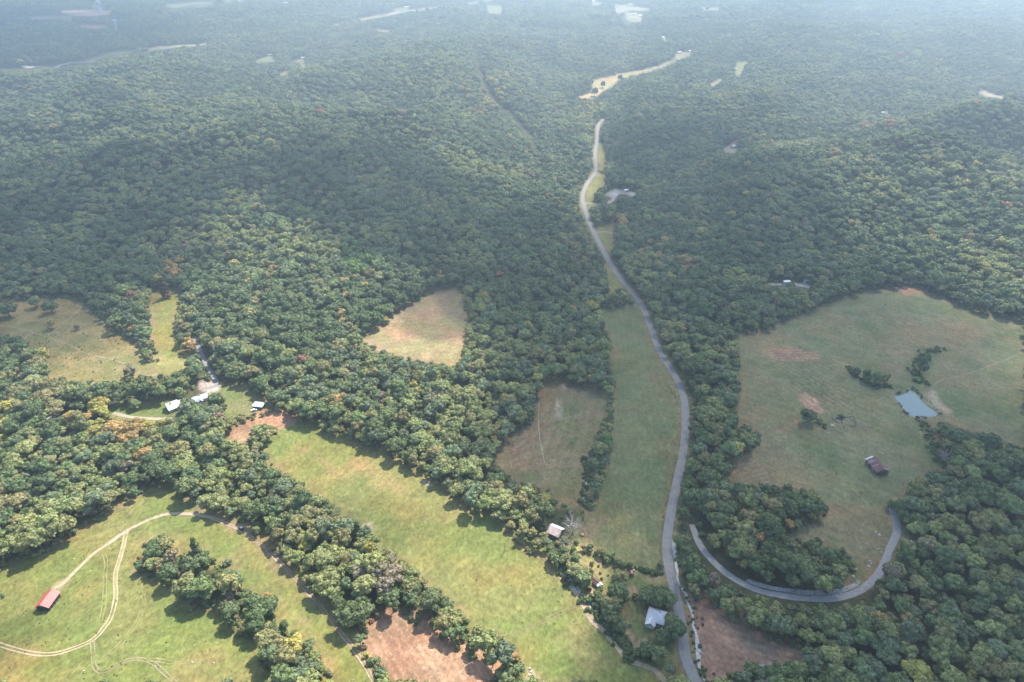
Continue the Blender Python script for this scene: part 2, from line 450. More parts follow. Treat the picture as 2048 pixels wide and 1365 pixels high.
def mottled(name, c1, c2, scale=1.0, rough=.9, c3=None, bump=0.3, lo=.35, hi=.65, spec=.2, metallic=0.0):
    m, nt, b = new_mat(name)
    tc = N(nt, 'ShaderNodeTexCoord')
    n1 = noise_node(nt, scale, 5, .6, tc.outputs['Object'])
    c = mixc(nt, ramp(nt, n1.outputs[0], lo, hi), c1, c2)
    if c3 is not None:
        n2 = noise_node(nt, scale * .31, 3, .6, tc.outputs['Object'])
        c = mixc(nt, ramp(nt, n2.outputs[0], .52, .68), c, c3)
    nt.links.new(c, b.inputs['Base Color'])
    b.inputs['Roughness'].default_value = rough
    b.inputs['Specular IOR Level'].default_value = spec
    b.inputs['Metallic'].default_value = metallic
    if bump:
        n3 = noise_node(nt, scale * 3, 4, .6, tc.outputs['Object'])
        bp = N(nt, 'ShaderNodeBump'); bp.inputs['Strength'].default_value = bump; bp.inputs['Distance'].default_value = .1
        nt.links.new(n3.outputs[0], bp.inputs['Height']); nt.links.new(bp.outputs[0], b.inputs['Normal'])
    return m

# land: colour comes from the vertices, tufts and rows from noise
m_land, nt, b = new_mat('land')
at = N(nt, 'ShaderNodeAttribute', attribute_name='Col')
tc = N(nt, 'ShaderNodeTexCoord')
mp = N(nt, 'ShaderNodeMapping'); mp.inputs['Rotation'].default_value = (0, 0, R(32)); mp.inputs['Scale'].default_value = (1, .7, 1)
nt.links.new(tc.outputs['Object'], mp.inputs[0])
na = noise_node(nt, .55, 5, .65, mp.outputs[0])
nb = noise_node(nt, .09, 5, .6, tc.outputs['Object'])
nc = noise_node(nt, .018, 4, .55, tc.outputs['Object'])
v1 = N(nt, 'ShaderNodeMapRange'); v1.inputs[1].default_value = .3; v1.inputs[2].default_value = .7; v1.inputs[3].default_value = .64; v1.inputs[4].default_value = 1.34
nt.links.new(na.outputs[0], v1.inputs[0])
v2 = N(nt, 'ShaderNodeMapRange'); v2.inputs[1].default_value = .3; v2.inputs[2].default_value = .7; v2.inputs[3].default_value = .8; v2.inputs[4].default_value = 1.2
nt.links.new(nb.outputs[0], v2.inputs[0])
c0 = at.outputs['Color']
c1 = mixc(nt, 1.0, c0, None, 'MULTIPLY'); nt.links.new(v1.outputs[0], c1.node.inputs[7])
c2 = mixc(nt, 1.0, c1, None, 'MULTIPLY'); nt.links.new(v2.outputs[0], c2.node.inputs[7])
dryc = mixc(nt, 1.0, c2, (1.38, .98, .92), 'MULTIPLY')
c3 = mixc(nt, math_n(nt, 'MULTIPLY', ramp(nt, nc.outputs[0], .46, .72), .75), c2, dryc)
ar = N(nt, 'ShaderNodeAttribute', attribute_name='rows')
aa = N(nt, 'ShaderNodeAttribute', attribute_name='rowamp')
wob = math_n(nt, 'ADD', ar.outputs['Fac'], math_n(nt, 'MULTIPLY', nb.outputs[0], 1.6))
sn = math_n(nt, 'SINE', math_n(nt, 'MULTIPLY', wob, 2 * math.pi))
stripe = math_n(nt, 'ADD', math_n(nt, 'MULTIPLY', math_n(nt, 'MULTIPLY', sn, aa.outputs['Fac']), ramp(nt, na.outputs[0], .3, .6)), 1.0)
c4 = mixc(nt, 1.0, c3, None, 'MULTIPLY'); nt.links.new(stripe, c4.node.inputs[7])
nt.links.new(c4, b.inputs['Base Color'])
b.inputs['Roughness'].default_value = .95; b.inputs['Specular IOR Level'].default_value = .08
bp = N(nt, 'ShaderNodeBump'); bp.inputs['Strength'].default_value = .4; bp.inputs['Distance'].default_value = .9
nt.links.new(na.outputs[0], bp.inputs['Height']); nt.links.new(bp.outputs[0], b.inputs['Normal'])

def foliage(name, transl=.20):
    m, nt, b = new_mat(name)
    at = N(nt, 'ShaderNodeAttribute', attribute_name='tint', attribute_type='INSTANCER')
    lv = N(nt, 'ShaderNodeAttribute', attribute_name='leafvar')
    c = mixc(nt, 1.0, at.outputs['Color'], None, 'MULTIPLY'); nt.links.new(lv.outputs['Color'], c.node.inputs[7])
    nt.links.new(c, b.inputs['Base Color'])
    b.inputs['Roughness'].default_value = .6; b.inputs['Specular IOR Level'].default_value = .25
    tr = N(nt, 'ShaderNodeBsdfTranslucent')
    c2 = mixc(nt, 1.0, c, (1.3, 1.35, .85), 'MULTIPLY'); nt.links.new(c2, tr.inputs[0])
    mx = N(nt, 'ShaderNodeMixShader'); mx.inputs[0].default_value = transl
    nt.links.new(b.outputs[0], mx.inputs[1]); nt.links.new(tr.outputs[0], mx.inputs[2])
    nt.links.new(mx.outputs[0], nt.nodes['Material Output'].inputs[0])
    return m
m_leaf = foliage('foliage')
m_bark = mottled('bark', (.10,.08,.06), (.17,.14,.11), 2.0)
m_greybark = mottled('grey_twigs', (.26,.24,.22), (.36,.33,.31), 2.0)
m_asphalt = mottled('asphalt', (.225,.215,.205), (.275,.262,.25), .5, .85, (.20,.19,.185), .15)
m_asphalt_d = mottled('dark_asphalt', (.12,.12,.13), (.16,.16,.17), .5, .85, None, .15)
m_line = mottled('faded_line_paint', (.36,.31,.16), (.25,.23,.19), .8, .8, None, 0)
m_gravel = mottled('gravel', (.25,.24,.23), (.35,.33,.31), .7, .95, (.27,.26,.21), .4)
m_dirt = mottled('dirt', (.36,.27,.17), (.46,.36,.24), .8, .95, (.27,.24,.12), .4)
m_ddirt = mottled('brown_dirt', (.20,.14,.09), (.30,.21,.14), .8, .95, (.17,.15,.07), .4)
m_paledirt = mottled('pale_dirt', (.33,.27,.19), (.42,.36,.27), .8, .95, (.24,.22,.13), .4)
m_footpath = mottled('worn_path', (.24,.19,.12), (.33,.27,.18), .6, .95, (.19,.17,.09), .3)
m_rut = mottled('worn_grass', (.24,.22,.09), (.31,.27,.12), .6, .95, (.18,.19,.06), .4)
m_creek = mottled('creek_stones', (.38,.36,.32), (.58,.56,.52), .7, .8, (.16,.20,.10), .6, .4, .6)
m_rock = mottled('pale_rock', (.36,.33,.29), (.50,.47,.42), 1.2, .9)
m_bank = mottled('rock_cut', (.24,.23,.22), (.42,.40,.38), .9, .9, (.09,.11,.05), .6)
m_redmetal = mottled('red_metal', (.50,.10,.085), (.56,.125,.105), .35, .5, (.47,.12,.10), .05, spec=.4)
m_rust = mottled('rusty_metal', (.115,.060,.055), (.18,.092,.080), .7, .75, (.16,.12,.11), .15)
m_rust2 = mottled('rust_streaked_metal', (.46,.33,.28), (.62,.55,.51), .7, .7, (.33,.19,.14), .15)
m_greyrust = mottled('grey_rust_metal', (.19,.15,.14), (.30,.26,.25), .8, .75, (.15,.09,.08), .1)
m_palemetal = mottled('pale_metal', (.60,.60,.60), (.72,.72,.71), .5, .45, None, .05, spec=.5)
m_whitemetal = mottled('white_metal', (.74,.72,.69), (.82,.80,.77), .5, .5, None, .05, spec=.5)
m_greymetal = mottled('grey_metal', (.42,.45,.48), (.55,.57,.60), .5, .45, (.36,.38,.42), .05, spec=.5)
m_bluemetal = mottled('blue_grey_metal', (.50,.58,.64), (.60,.67,.72), .5, .4, None, .05, spec=.5)
m_boards = mottled('weathered_boards', (.12,.105,.095), (.20,.18,.165), 1.5, .9)
m_boards_shade = mottled('dark_boards_and_shade', (.055,.048,.045), (.10,.09,.085), 1.5, .9)  # dark battens, and the painted shade inside the red roofed barn
m_siding = mottled('pale_siding', (.55,.53,.50), (.64,.62,.59), 1.0, .8)
m_stone = mottled('stone', (.30,.28,.25), (.42,.39,.35), 1.5, .9)
m_glass = mottled('window_glass', (.03,.035,.04), (.05,.055,.06), 1.0, .1, None, 0, spec=.6)
m_redpaint = mottled('red_paint', (.40,.06,.04), (.46,.08,.05), 1.5, .4, None, 0, spec=.5)
m_whitepaint = mottled('white_paint', (.74,.74,.73), (.80,.80,.79), 1.5, .4, None, 0, spec=.5)
m_darkpaint = mottled('dark_paint', (.04,.04,.045), (.06,.06,.065), 1.5, .4, None, 0, spec=.5)
m_rubber = mottled('rubber', (.025,.025,.025), (.04,.04,.04), 2, .8, None, 0)
m_orange = mottled('rusty_ring', (.42,.20,.09), (.50,.27,.13), 1.5, .8)
m_pole = mottled('pole_wood', (.30,.27,.24), (.38,.35,.31), 1.5, .9)
m_steel = mottled('pale_blue_steel', (.62,.66,.68), (.70,.73,.75), .2, .5, None, 0)

m_water, nt, b = new_mat('water')
b.inputs['Base Color'].default_value = (.12, .19, .185, 1)
b.inputs['Roughness'].default_value = .07; b.inputs['IOR'].default_value = 1.33
b.inputs['Specular IOR Level'].default_value = 1.0
tcw = N(nt, 'ShaderNodeTexCoord'); nw = noise_node(nt, 1.6, 3, .5, tcw.outputs['Object'])
bw = N(nt, 'ShaderNodeBump'); bw.inputs['Strength'].default_value = .08; bw.inputs['Distance'].default_value = .1
nt.links.new(nw.outputs[0], bw.inputs['Height']); nt.links.new(bw.outputs[0], b.inputs['Normal'])

m_muddy = mottled('muddy_shallows', (.20,.20,.195), (.25,.25,.24), .12, .7, None, .05, spec=.15)
# ------------------------------------------------------------------ the land
def growing(lo, hi, start_lo, start_hi, step, g):
    """lattice lines: even between start_lo and start_hi, widening outwards"""
    a = list(np.arange(start_lo, start_hi + .1, step))
    s = step; x = a[-1]
    while x < hi: s *= g; x += s; a.append(x)
    s = step; x = a[0]; pre = []
    while x > lo: s *= g; x -= s; pre.append(x)
    return np.array(pre[::-1] + a)
LX = growing(-14000, 14000, -330, 430, 2.0, 1.022)
LY = growing(-600, 22000, 100, 620, 2.0, 1.016)
lx, ly = np.meshgrid(LX, LY)
lz = height(lx, ly)
pd = sdist(lx.ravel(), ly.ravel(), pond_w).reshape(lx.shape) if True else None
lz = lz - 1.4 * smooth(-2.5, 3.5, pd)

STYLE = {   # base colour, second colour, blend noise size, rows (direction deg, spacing m, strength)
    'pasture': ((.185,.220,.068), (.228,.232,.082), 26, (57, 6, .08)),
    'pasture2': ((.172,.205,.062), (.222,.224,.078), 22, (40, 7, .06)),
    'brown': ((.25,.150,.095), (.335,.222,.145), 14, (-55, 4.5, .16)),
    'brown2': ((.25,.155,.095), (.32,.21,.13), 12, (30, 4, .1)),
    'brown3': ((.250,.165,.115), (.300,.205,.145), 16, (-20, 4.5, .12)),
    'tri': ((.245,.215,.105), (.275,.205,.120), 24, (10, 6.5, .06)),
    'meadow': ((.150,.152,.066), (.195,.165,.090), 20, (75, 8, .10)),
    'valley': ((.132,.155,.070), (.158,.165,.076), 22, (86, 5, .07)),
    'big': ((.146,.160,.080), (.176,.166,.090), 42, (-40, 7, .07)),
    'rough': ((.165,.155,.060), (.225,.185,.085), 18, (0, 0, 0)),
    'strip': ((.215,.235,.065), (.255,.235,.080), 18, (85, 5, .05)),
    'lawn': ((.150,.200,.058), (.175,.205,.065), 10, (60, 4, .10)),
    'lawn2': ((.125,.160,.050), (.175,.170,.070), 12, (20, 4, .06)),
    'lawn3': ((.105,.145,.055), (.140,.152,.062), 10, (70, 4, .05)),
    'yard': ((.20,.19,.07), (.29,.235,.105), 8, (0, 0, 0)),
    'gravel': ((.32,.30,.27), (.42,.39,.35), 8, (0, 0, 0)),
    'verge': ((.165,.190,.062), (.21,.20,.075), 14, (0, 0, 0)),
    'far_dry': ((.30,.26,.13), (.36,.30,.17), 60, (0, 0, 0)),
    'far_pale': ((.20,.20,.11), (.30,.27,.18), 40, (0, 0, 0)),
    'far_green': ((.15,.18,.07), (.20,.21,.09), 40, (0, 0, 0)),
    'far_red': ((.42,.25,.17), (.50,.40,.32), 50, (0, 0, 0)),
}
X = lx.ravel(); Y = ly.ravel()
n_a = fbm(X, Y, 9, 3, 61); n_b = fbm(X, Y, 3.2, 3, 67)
COLR = np.empty((X.size, 3)); COLR[:] = (.060, .068, .032)
COLR *= (0.8 + 0.5 * n_a)[:, None]
ROWS = np.zeros(X.size); AMP = np.zeros(X.size)
REGION = np.zeros(X.size, int)
names = ['ground'] + list(FW)
for k, (nme, (poly, st)) in enumerate(FW.items(), 1):
    lo = poly.min(0) - 18; hi = poly.max(0) + 18
    idx = np.where((X > lo[0]) & (X < hi[0]) & (Y > lo[1]) & (Y < hi[1]))[0]
    if not len(idx): continue
    x = X[idx]; y = Y[idx]
    sd = sdist(x, y, poly)
    w = smooth(-2.5, 2.5, sd + 5 * (n_a[idx] - .5) + (7.0 if not st.startswith('far') and st != 'gravel' else -.5))
    ca, cb, ns, (ang, sp, amp) = STYLE[st]
    f = smooth(.34, .66, fbm(x, y, ns, 4, 100 + k))
    c = np.array((.80, .78, .74) if st in ('pasture', 'pasture2', 'strip', 'lawn') else (1.0, 1.0, .96)) * (np.array(ca) * (1 - f)[:, None] + np.array(cb) * f[:, None])
    if st in ('pasture', 'pasture2', 'rough'):
        f2 = smooth(.60, .74, fbm(x, y, 34, 4, 200 + k)) * .32
        c = c * (1 - f2)[:, None] + np.array((.26, .185, .085)) * f2[:, None]
        g2 = smooth(.55, .75, fbm(x, y, 55, 3, 260 + k)) * .55
        c = c * (1 - g2)[:, None] + np.array((.135, .180, .045)) * g2[:, None]
    if st in ('big', 'valley', 'meadow'):
        f2 = smooth(.56, .74, fbm(x, y, 28, 4, 300 + k)) * (.30 if st != 'meadow' else .5)
        c = c * (1 - f2)[:, None] + np.array((.215, .160, .092)) * f2[:, None]
        g2 = smooth(.55, .75, fbm(x, y, 30, 3, 360 + k)) * .5
        c = c * (1 - g2)[:, None] + np.array((.085, .125, .042)) * g2[:, None]
    # worn, drier rim
    rim = np.exp(-((sd + 2.0) / 4.0) ** 2) * .5 * smooth(.3, .6, n_a[idx])
    if st not in ('gravel',) and not st.startswith('far'):
        c = c * (1 - rim)[:, None] + np.array((.24, .165, .095)) * rim[:, None]
    COLR[idx] = COLR[idx] * (1 - w)[:, None] + c * w[:, None]
    if sp:
        ph = (x * math.cos(R(ang) + math.pi / 2) + y * math.sin(R(ang) + math.pi / 2)) / sp
        ROWS[idx] = np.where(w > .3, ph, ROWS[idx]); AMP[idx] = np.where(w > .3, amp, AMP[idx])
    REGION[idx] = np.where(sd > 0, k, REGION[idx])

def patch(px_poly, colour, strength=1.0, soft=3.0, rows=None):
    q = hitp(px_poly)[:, :2]
    lo = q.min(0) - 15; hi = q.max(0) + 15
    idx = np.where((X > lo[0]) & (X < hi[0]) & (Y > lo[1]) & (Y < hi[1]))[0]
    sd = sdist(X[idx], Y[idx], q)
    w = smooth(-soft, soft, sd + soft * 3 * (n_a[idx] - .5)) * strength * (.55 + .9 * n_b[idx]).clip(0, 1)
    COLR[idx] = COLR[idx] * (1 - w)[:, None] + np.array(colour) * w[:, None]
    if rows:
        ang, sp, amp = rows
        ph = (X[idx] * math.cos(R(ang) + math.pi / 2) + Y[idx] * math.sin(R(ang) + math.pi / 2)) / sp
        ROWS[idx] = np.where(w > .1, ph, ROWS[idx]); AMP[idx] = np.where(w > .1, amp, AMP[idx])
# bare soil and greener spots
patch(Zm(1536,682,[(0,60),(200,50),(390,90),(420,150),(200,165),(30,150)]), (.27,.17,.11), .85, 2, (2, 4.2, .2))
patch(Zm(1536,682,[(40,180),(420,170),(620,420),(560,560),(280,500)]), (.165,.15,.075), .45, 6, (-62, 5, .2))
patch(Zm(1536,682,[(230,420),(300,405),(420,500),(440,560),(380,580),(290,520)]), (.31,.22,.15), .9, 2)
patch(Zm(1536,682,[(70,710),(180,690),(230,620),(270,700),(150,740)]), (.24,.15,.10), .8, 3)
patch(Zm(1536,682,[(1150,640),(1280,650),(1310,800),(1400,1000),(1260,1000),(1240,820)]), (.085,.135,.045), .8, 4)
patch(Zm(1536,682,[(1000,360),(1160,340),(1180,200),(1130,130),(1250,60),(1430,60),(1300,200),(1260,320),(1200,400),(1030,420)]), (.085,.125,.045), .8, 4)
patch(Zm(1536,682,[(1250,420),(1330,400),(1360,480),(1470,560),(1430,590),(1330,520)]), (.36,.30,.21), .8, 2)
patch(Zm(1536,682,[(930,180),(1040,170),(1070,260),(980,330),(930,300)]), (.215,.15,.095), .6, 5)
patch(Zm(1536,341,[(1060,950),(1160,945),(1190,985),(1090,1000)]), (.31,.18,.12), .8, 4)
patch(Zm(1536,682,[(1080,860),(1240,880),(1250,980),(1150,960)]), (.20,.165,.075), .5, 6)
patch(Zm(1536,1023,[(0,-40),(60,-60),(160,10),(90,40)]), (.26,.17,.11), .6, 4)
patch(Zm(1536,1023,[(960,20),(1010,-10),(1030,100),(960,110)]), (.33,.26,.19), .8, 2)
patch(Zm(1024,682,[(1760,1040),(1850,960),(2040,960),(2040,1140),(1850,1130)]), (.22,.155,.095), .55, 5, (20, 4, .2))
patch(Zm(1024,682,[(350,460),(400,520),(400,640),(350,620)]), (.36,.29,.22), .7, 1.5)
patch(Zm(1024,682,[(390,340),(430,340),(450,400),(400,380)]), (.40,.34,.27), .7, 1.5)
patch(Zm(1024,682,[(400,880),(480,780),(520,770),(450,870),(390,930)]), (.075,.125,.04), .8, 2)
patch(Zm(1024,682,[(0,830),(120,880),(60,1000),(0,1010)]), (.27,.175,.105), .75, 4, (40, 5, .2))
patch(Zm(1024,682,[(100,720),(260,700),(200,830),(40,830)]), (.25,.17,.10), .6, 4)
patch(Zm(1024,682,[(630,540),(740,480),(740,600),(650,640)]), (.26,.18,.11), .6, 4)
patch(Zm(1024,682,[(1100,260),(1160,250),(1180,310),(1120,330)]), (.21,.15,.095), .7, 2)
patch(Zm(1024,1023,[(570,180),(700,20),(780,80),(700,170),(600,230)],s5), (.25,.18,.10), .7, 3)
patch(Zm(1024,1023,[(740,30),(1000,0),(1050,250),(900,380),(700,260)],s5), (.235,.215,.085), .6, 6)
patch(Zm(1024,1023,[(1060,100),(1200,60),(1200,420),(1080,380)],s5), (.12,.155,.055), .6, 5)
patch(Zm(512,1023,[(820,100),(920,90),(930,150),(860,180)],s5), (.36,.27,.20), .9, 1.5)
patch(Zm(512,682,[(330,820),(480,900),(560,1060),(720,1080),(600,1000)]), (.30,.21,.10), .45, 4)
patch(Zm(512,682,[(800,940),(1060,1000),(1250,1150),(1200,1220),(900,1150)]), (.31,.22,.10), .5, 6)
patch(Zm(512,682,[(1330,1110),(1420,1150),(1440,1180),(1340,1140)]), (.42,.33,.26), .9, 1)
patch(Zm(1024,1023,[(440,880),(640,960),(820,1180),(700,1340),(420,1200)],s5), (.25,.195,.085), .5, 8)
patch(Zm(1024,1023,[(620,640),(680,620),(650,700),(600,690)],s5), (.36,.27,.17), .9, 1.2)
patch(Zm(1024,1023,[(930,620),(1000,600),(990,680),(900,700)],s5), (.34,.25,.16), .7, 1.5)
patch(Zm(1024,1023,[(1080,525),(1190,520),(1170,560),(1090,560)],s5), (.32,.24,.14), .6, 1.5)
patch(Zm(1024,1023,[(900,960),(930,950),(1010,1080),(990,1090)],s5), (.34,.25,.17), .9, .8)
patch(Zm(1024,1023,[(1030,1000),(1075,1030),(1070,1065),(1030,1050)],s5), (.36,.26,.18), .9, .8)
patch(Zm(1024,1023,[(120,1200),(190,1280),(200,1360),(130,1360)],s5), (.40,.32,.22), .9, 1)
patch(Zm(0,682,[(1200,150),(1480,100),(1490,200),(1200,240)]), (.30,.26,.10), .6, 5)
patch(Zm(0,341,[(270,1330),(400,1290),(420,1364),(280,1364)]), (.16,.19,.055), .6, 4)
patch(Zm(0,341,[(1215,985),(1290,965),(1290,980),(1230,1000)]), (.38,.31,.22), .8, 3)
patch(Zm(0,341,[(1205,1100),(1225,1100),(1230,1364),(1210,1364)]), (.30,.24,.14), .6, 2)
patch(Zm(0,1023,[(430,560),(540,540),(520,610),(440,660)],s5), (.33,.27,.15), .7, 1.5)
patch(Zm(512,1023,[(180,690),(260,760),(420,900),(330,880)],s5), (.33,.25,.14), .5, 3)
patch(Zm(512,1023,[(-20,220),(120,310),(560,770),(520,790),(80,370)],s5), (.20,.15,.09), .55, 2.5)
patch(Zm(512,1023,[(1860,40),(2044,130),(2030,170),(1880,80)],s5), (.34,.25,.15), .5, 2.5)
patch(Zm(0,1023,[(1430,10),(1600,-10),(1900,60),(2044,180),(1900,160),(1650,50)],s5), (.27,.20,.12), .6, 2.5)
patch(Zm(512,682,[(0,640),(180,560),(270,600),(240,640)]), (.30,.20,.13), .8, 2)
# grass verge along the asphalt road, bare rim by the pond
dr = np.full(X.size, 1e9)
idx = np.where((X > -100) & (X < 500) & (Y > 60) & (Y < 1700))[0]
dr[idx] = seg_dist(X[idx], Y[idx], road_w, False)
w = (smooth(7.5, 4.5, dr) * .8)
COLR = COLR * (1 - w)[:, None] + np.array((.185, .165, .075)) * w[:, None]
pr = pd.ravel()
w = np.exp(-((pr + 1.5) / 1.6) ** 2) * .6
COLR = COLR * (1 - w)[:, None] + np.array((.24, .20, .13)) * w[:, None]
w = smooth(-1, 1, pr)
COLR = COLR * (1 - w)[:, None] + np.array((.10, .09, .06)) * w[:, None]

ny, nx = lx.shape
ii = np.arange(ny - 1)[:, None] * nx + np.arange(nx - 1)[None]
quads = np.stack([ii, ii + 1, ii + nx + 1, ii + nx], -1).reshape(-1, 4)
freg = REGION[quads[:, 0]]
# small far clearings stay part of the ground; the fields one can name are pieces of their own
PLAIN = {'bright_pasture': 'pasture', 'barn_pasture': 'pasture', 'stubble_field': 'stubble_field', 'hillside_field': 'hay_field', 'creek_meadow': 'meadow',
         'valley_field': 'hay_field', 'pond_pasture': 'pasture', 'rough_meadow': 'meadow', 'mown_strip': 'hay_field', 'farm_lawn': 'lawn', 'garden_lawn': 'lawn',
         'bare_patch': 'bare_ground', 'bottom_field': 'stubble_field', 'house_lawn': 'lawn', 'shed_yard': 'lawn', 'orchard_yard': 'lawn', 'far_hayfield': 'hay_field'}
def land_piece(name, mask):
    q = quads[mask]
    if not len(q): return
    used, inv = np.unique(q, return_inverse=True)
    me = mesh_np(name, np.stack([X[used], Y[used], lz.ravel()[used]], -1), inv.reshape(-1, 4), [m_land], True)
    a = me.color_attributes.new('Col', 'FLOAT_COLOR', 'POINT')
    a.data.foreach_set('color', np.concatenate([COLR[used], np.ones((len(used), 1))], 1).astype(np.float32).ravel())
    for nm, arr in (('rows', ROWS), ('rowamp', AMP)):
        t = me.attributes.new(nm, 'FLOAT', 'POINT'); t.data.foreach_set('value', arr[used].astype(np.float32))
    o = link(name, me); o['kind'] = 'structure'
keep = np.array([0] + [k if n in PLAIN else 0 for k, n in enumerate(names) if k])
freg = keep[freg]
land_piece('ground', freg == 0)
for k, n in enumerate(names):
    if k and n in PLAIN: land_piece(PLAIN[n], freg == k)

# ------------------------------------------------------------------ haze and clouds
ZMIN = float(lz.min())
def haze_box():
    zb, zt = ZMIN - 1.0, CAM_H + 12.0
    top = max(zt, float(lz.max()) + 40)
    mb = MB(); mb.box((0, 10700, (zb + top) / 2), (30000, 24800, top - zb))
    m = bpy.data.materials.new('haze'); m.use_nodes = True; nt = m.node_tree; nt.nodes.clear()
    out = N(nt, 'ShaderNodeOutputMaterial'); pv = N(nt, 'ShaderNodeVolumePrincipled')
    pv.inputs['Density'].default_value = HAZE_DENSITY
    pv.inputs['Color'].default_value = (*HAZE_COLOR, 1)
    pv.inputs['Anisotropy'].default_value = .64
    nt.links.new(pv.outputs[0], out.inputs['Volume'])
    o = mb.build('haze', m); o['kind'] = 'stuff'
    return top
HAZE_TOP = haze_box()

m_cloud = bpy.data.materials.new('cloud'); m_cloud.use_nodes = True
nt = m_cloud.node_tree; nt.nodes.clear()
out = N(nt, 'ShaderNodeOutputMaterial'); pv = N(nt, 'ShaderNodeVolumePrincipled')
CLOUD_D = .02
pv.inputs['Density'].default_value = CLOUD_D; pv.inputs['Color'].default_value = (1, 1, 1, 1); pv.inputs['Anisotropy'].default_value = .5
nt.links.new(pv.outputs[0], out.inputs['Volume'])

def cloud(px_poly, tau, soft, ragged, seed, base=820.0):
    """a flat-based cloud whose shade falls where the photograph shows the land shaded"""
    q = hitp(P(px_poly))
    k = (base - q[:, 2] - 8) / sun_vec[2]
    c = q[:, :2] + sun_vec[:2] * k[:, None]
    lo = c.min(0) - soft * 2; hi = c.max(0) + soft * 2
    step = max(8.0, (hi - lo).max() / 170)
    xs = np.arange(lo[0], hi[0], step); ys = np.arange(lo[1], hi[1], step)
    x, y = np.meshgrid(xs, ys)
    sd = sdist(x.ravel(), y.ravel(), c).reshape(x.shape) + ragged * (fbm(x, y, ragged * 2.2, 4, seed) - .5) * 2
    t = smooth(-soft, soft, sd) * (.62 + .76 * fbm(x, y, 120, 4, seed + 5)) * tau / CLOUD_D * sun_vec[2]
    t = np.where(t < .6, 0, t)
    on = t > 0
    z1 = base + t * .85; z0 = base - t * .15
    n = x.size; w = x.shape[1]
    v = np.concatenate([np.stack([x, y, z1], -1).reshape(-1, 3), np.stack([x, y, z0], -1).reshape(-1, 3)])
    i = (np.arange(x.shape[0] - 1)[:, None] * w + np.arange(w - 1)[None])
    c4 = np.stack([i, i + 1, i + w + 1, i + w], -1)
    use = on.ravel()[c4].any(-1)
    f = c4[use]
    faces = np.concatenate([f, f[:, ::-1] + n])
    # rims meet where the thickness is zero
    us, inv = np.unique(faces, return_inverse=True)
    rim = ~on.ravel()
    remap = np.arange(2 * n); remap[n:][rim] = np.arange(n)[rim]
    faces = remap[faces]
    us, inv = np.unique(faces, return_inverse=True)
    me = mesh_np('cloud', v[us], inv.reshape(-1, 4), [m_cloud], True)
    o = link('cloud', me); o['kind'] = 'structure'
CLOUDS = [
    ([(1015,780),(1000,700),(960,600),(900,550),(740,500),(600,430),(580,330),(800,300),(1000,420),(1120,430),(1175,470),(1230,380),(1240,270),(1400,240),(1500,290),(1580,400),(1700,520),(1850,570),(2000,650),(2080,800),(2150,900),(2400,1700),(1420,1700),(1350,1180),(1345,1075),(1255,990),(1140,968),(1000,912),(975,880),(1010,830)], 2.15, 44, 26, 1),
    ([(-250,330),(150,335),(350,305),(560,340),(500,420),(410,470),(370,560),(300,590),(215,668),(120,690),(-250,720)], 1.8, 45, 30, 2),
    ([(-250,25),(200,22),(330,45),(335,90),(200,122),(-250,150)], 2.2, 80, 60, 3),
    ([(1110,1460),(1160,1345),(1185,1265),(1230,1225),(1265,1165),(1430,1150),(1440,1460)], 1.9, 12, 9, 4),
    ([(640,985),(720,975),(820,1010),(880,1040),(800,1070),(730,1050)], .65, 16, 8, 5),
    ([(1800,1010),(1900,880),(2300,860),(2600,1700),(1420,1700),(1400,1240),(1600,1230),(1790,1190)], 1.0, 30, 20, 9),  # extra cloud over the first one, added to deepen its shade on the woods
    ([(820,592),(925,565),(945,650),(895,670),(830,650)], 1.2, 16, 8, 6),
    ([(-60,1215),(70,1215),(110,1245),(60,1285),(-60,1280)], .85, 10, 6, 7),
]
for c in CLOUDS: cloud(*c)

# ------------------------------------------------------------------ roads, tracks, creeks, pond
def ribbon(name, line, width, mat, lift=.06, step=3.0, jitter=0.0, offset=0.0, nacross=4, world=False, kind='structure', fade=False):
    w = line if world else spline(hitp(line)[:, :2], step)
    t = np.gradient(w, axis=0); t /= np.linalg.norm(t, axis=1)[:, None] + 1e-9
    nrm = np.stack([-t[:, 1], t[:, 0]], -1)
    hw = width / 2 * np.ones(len(w))
    s = np.arange(len(w))
    jl = jitter * (vnoise(s * .45, s * 0 + 3.3, len(w)) - .5) * 2; jr = jitter * (vnoise(s * .45, s * 0 + 8.1, len(w) + 5) - .5) * 2
    if fade:
        e = np.minimum(s, len(w) - 1 - s) / 4.0; hw = hw * np.clip(e, .1, 1)
    rows = []
    for a in np.linspace(-1, 1, nacross):
        o = offset + a * hw + (jr if a > 0 else jl) * abs(a)
        rows.append(w + nrm * o[:, None])
    rows = np.stack(rows, 1)                       # along, across, 2
    crown = .08 * (1 - np.linspace(-1, 1, nacross) ** 2) if nacross > 4 else 0 * np.linspace(-1, 1, nacross)
    z = height(rows[..., 0], rows[..., 1]) + lift + crown[None]
    v = np.concatenate([rows, z[..., None]], -1).reshape(-1, 3)
    i = np.arange(len(w) - 1)[:, None] * nacross + np.arange(nacross - 1)[None]
    f = np.stack([i, i + 1, i + nacross + 1, i + nacross], -1).reshape(-1, 4)
    me = mesh_np(name, v, f[:, ::-1], [mat], True)
    o = link(name, me); o['kind'] = kind
    return o
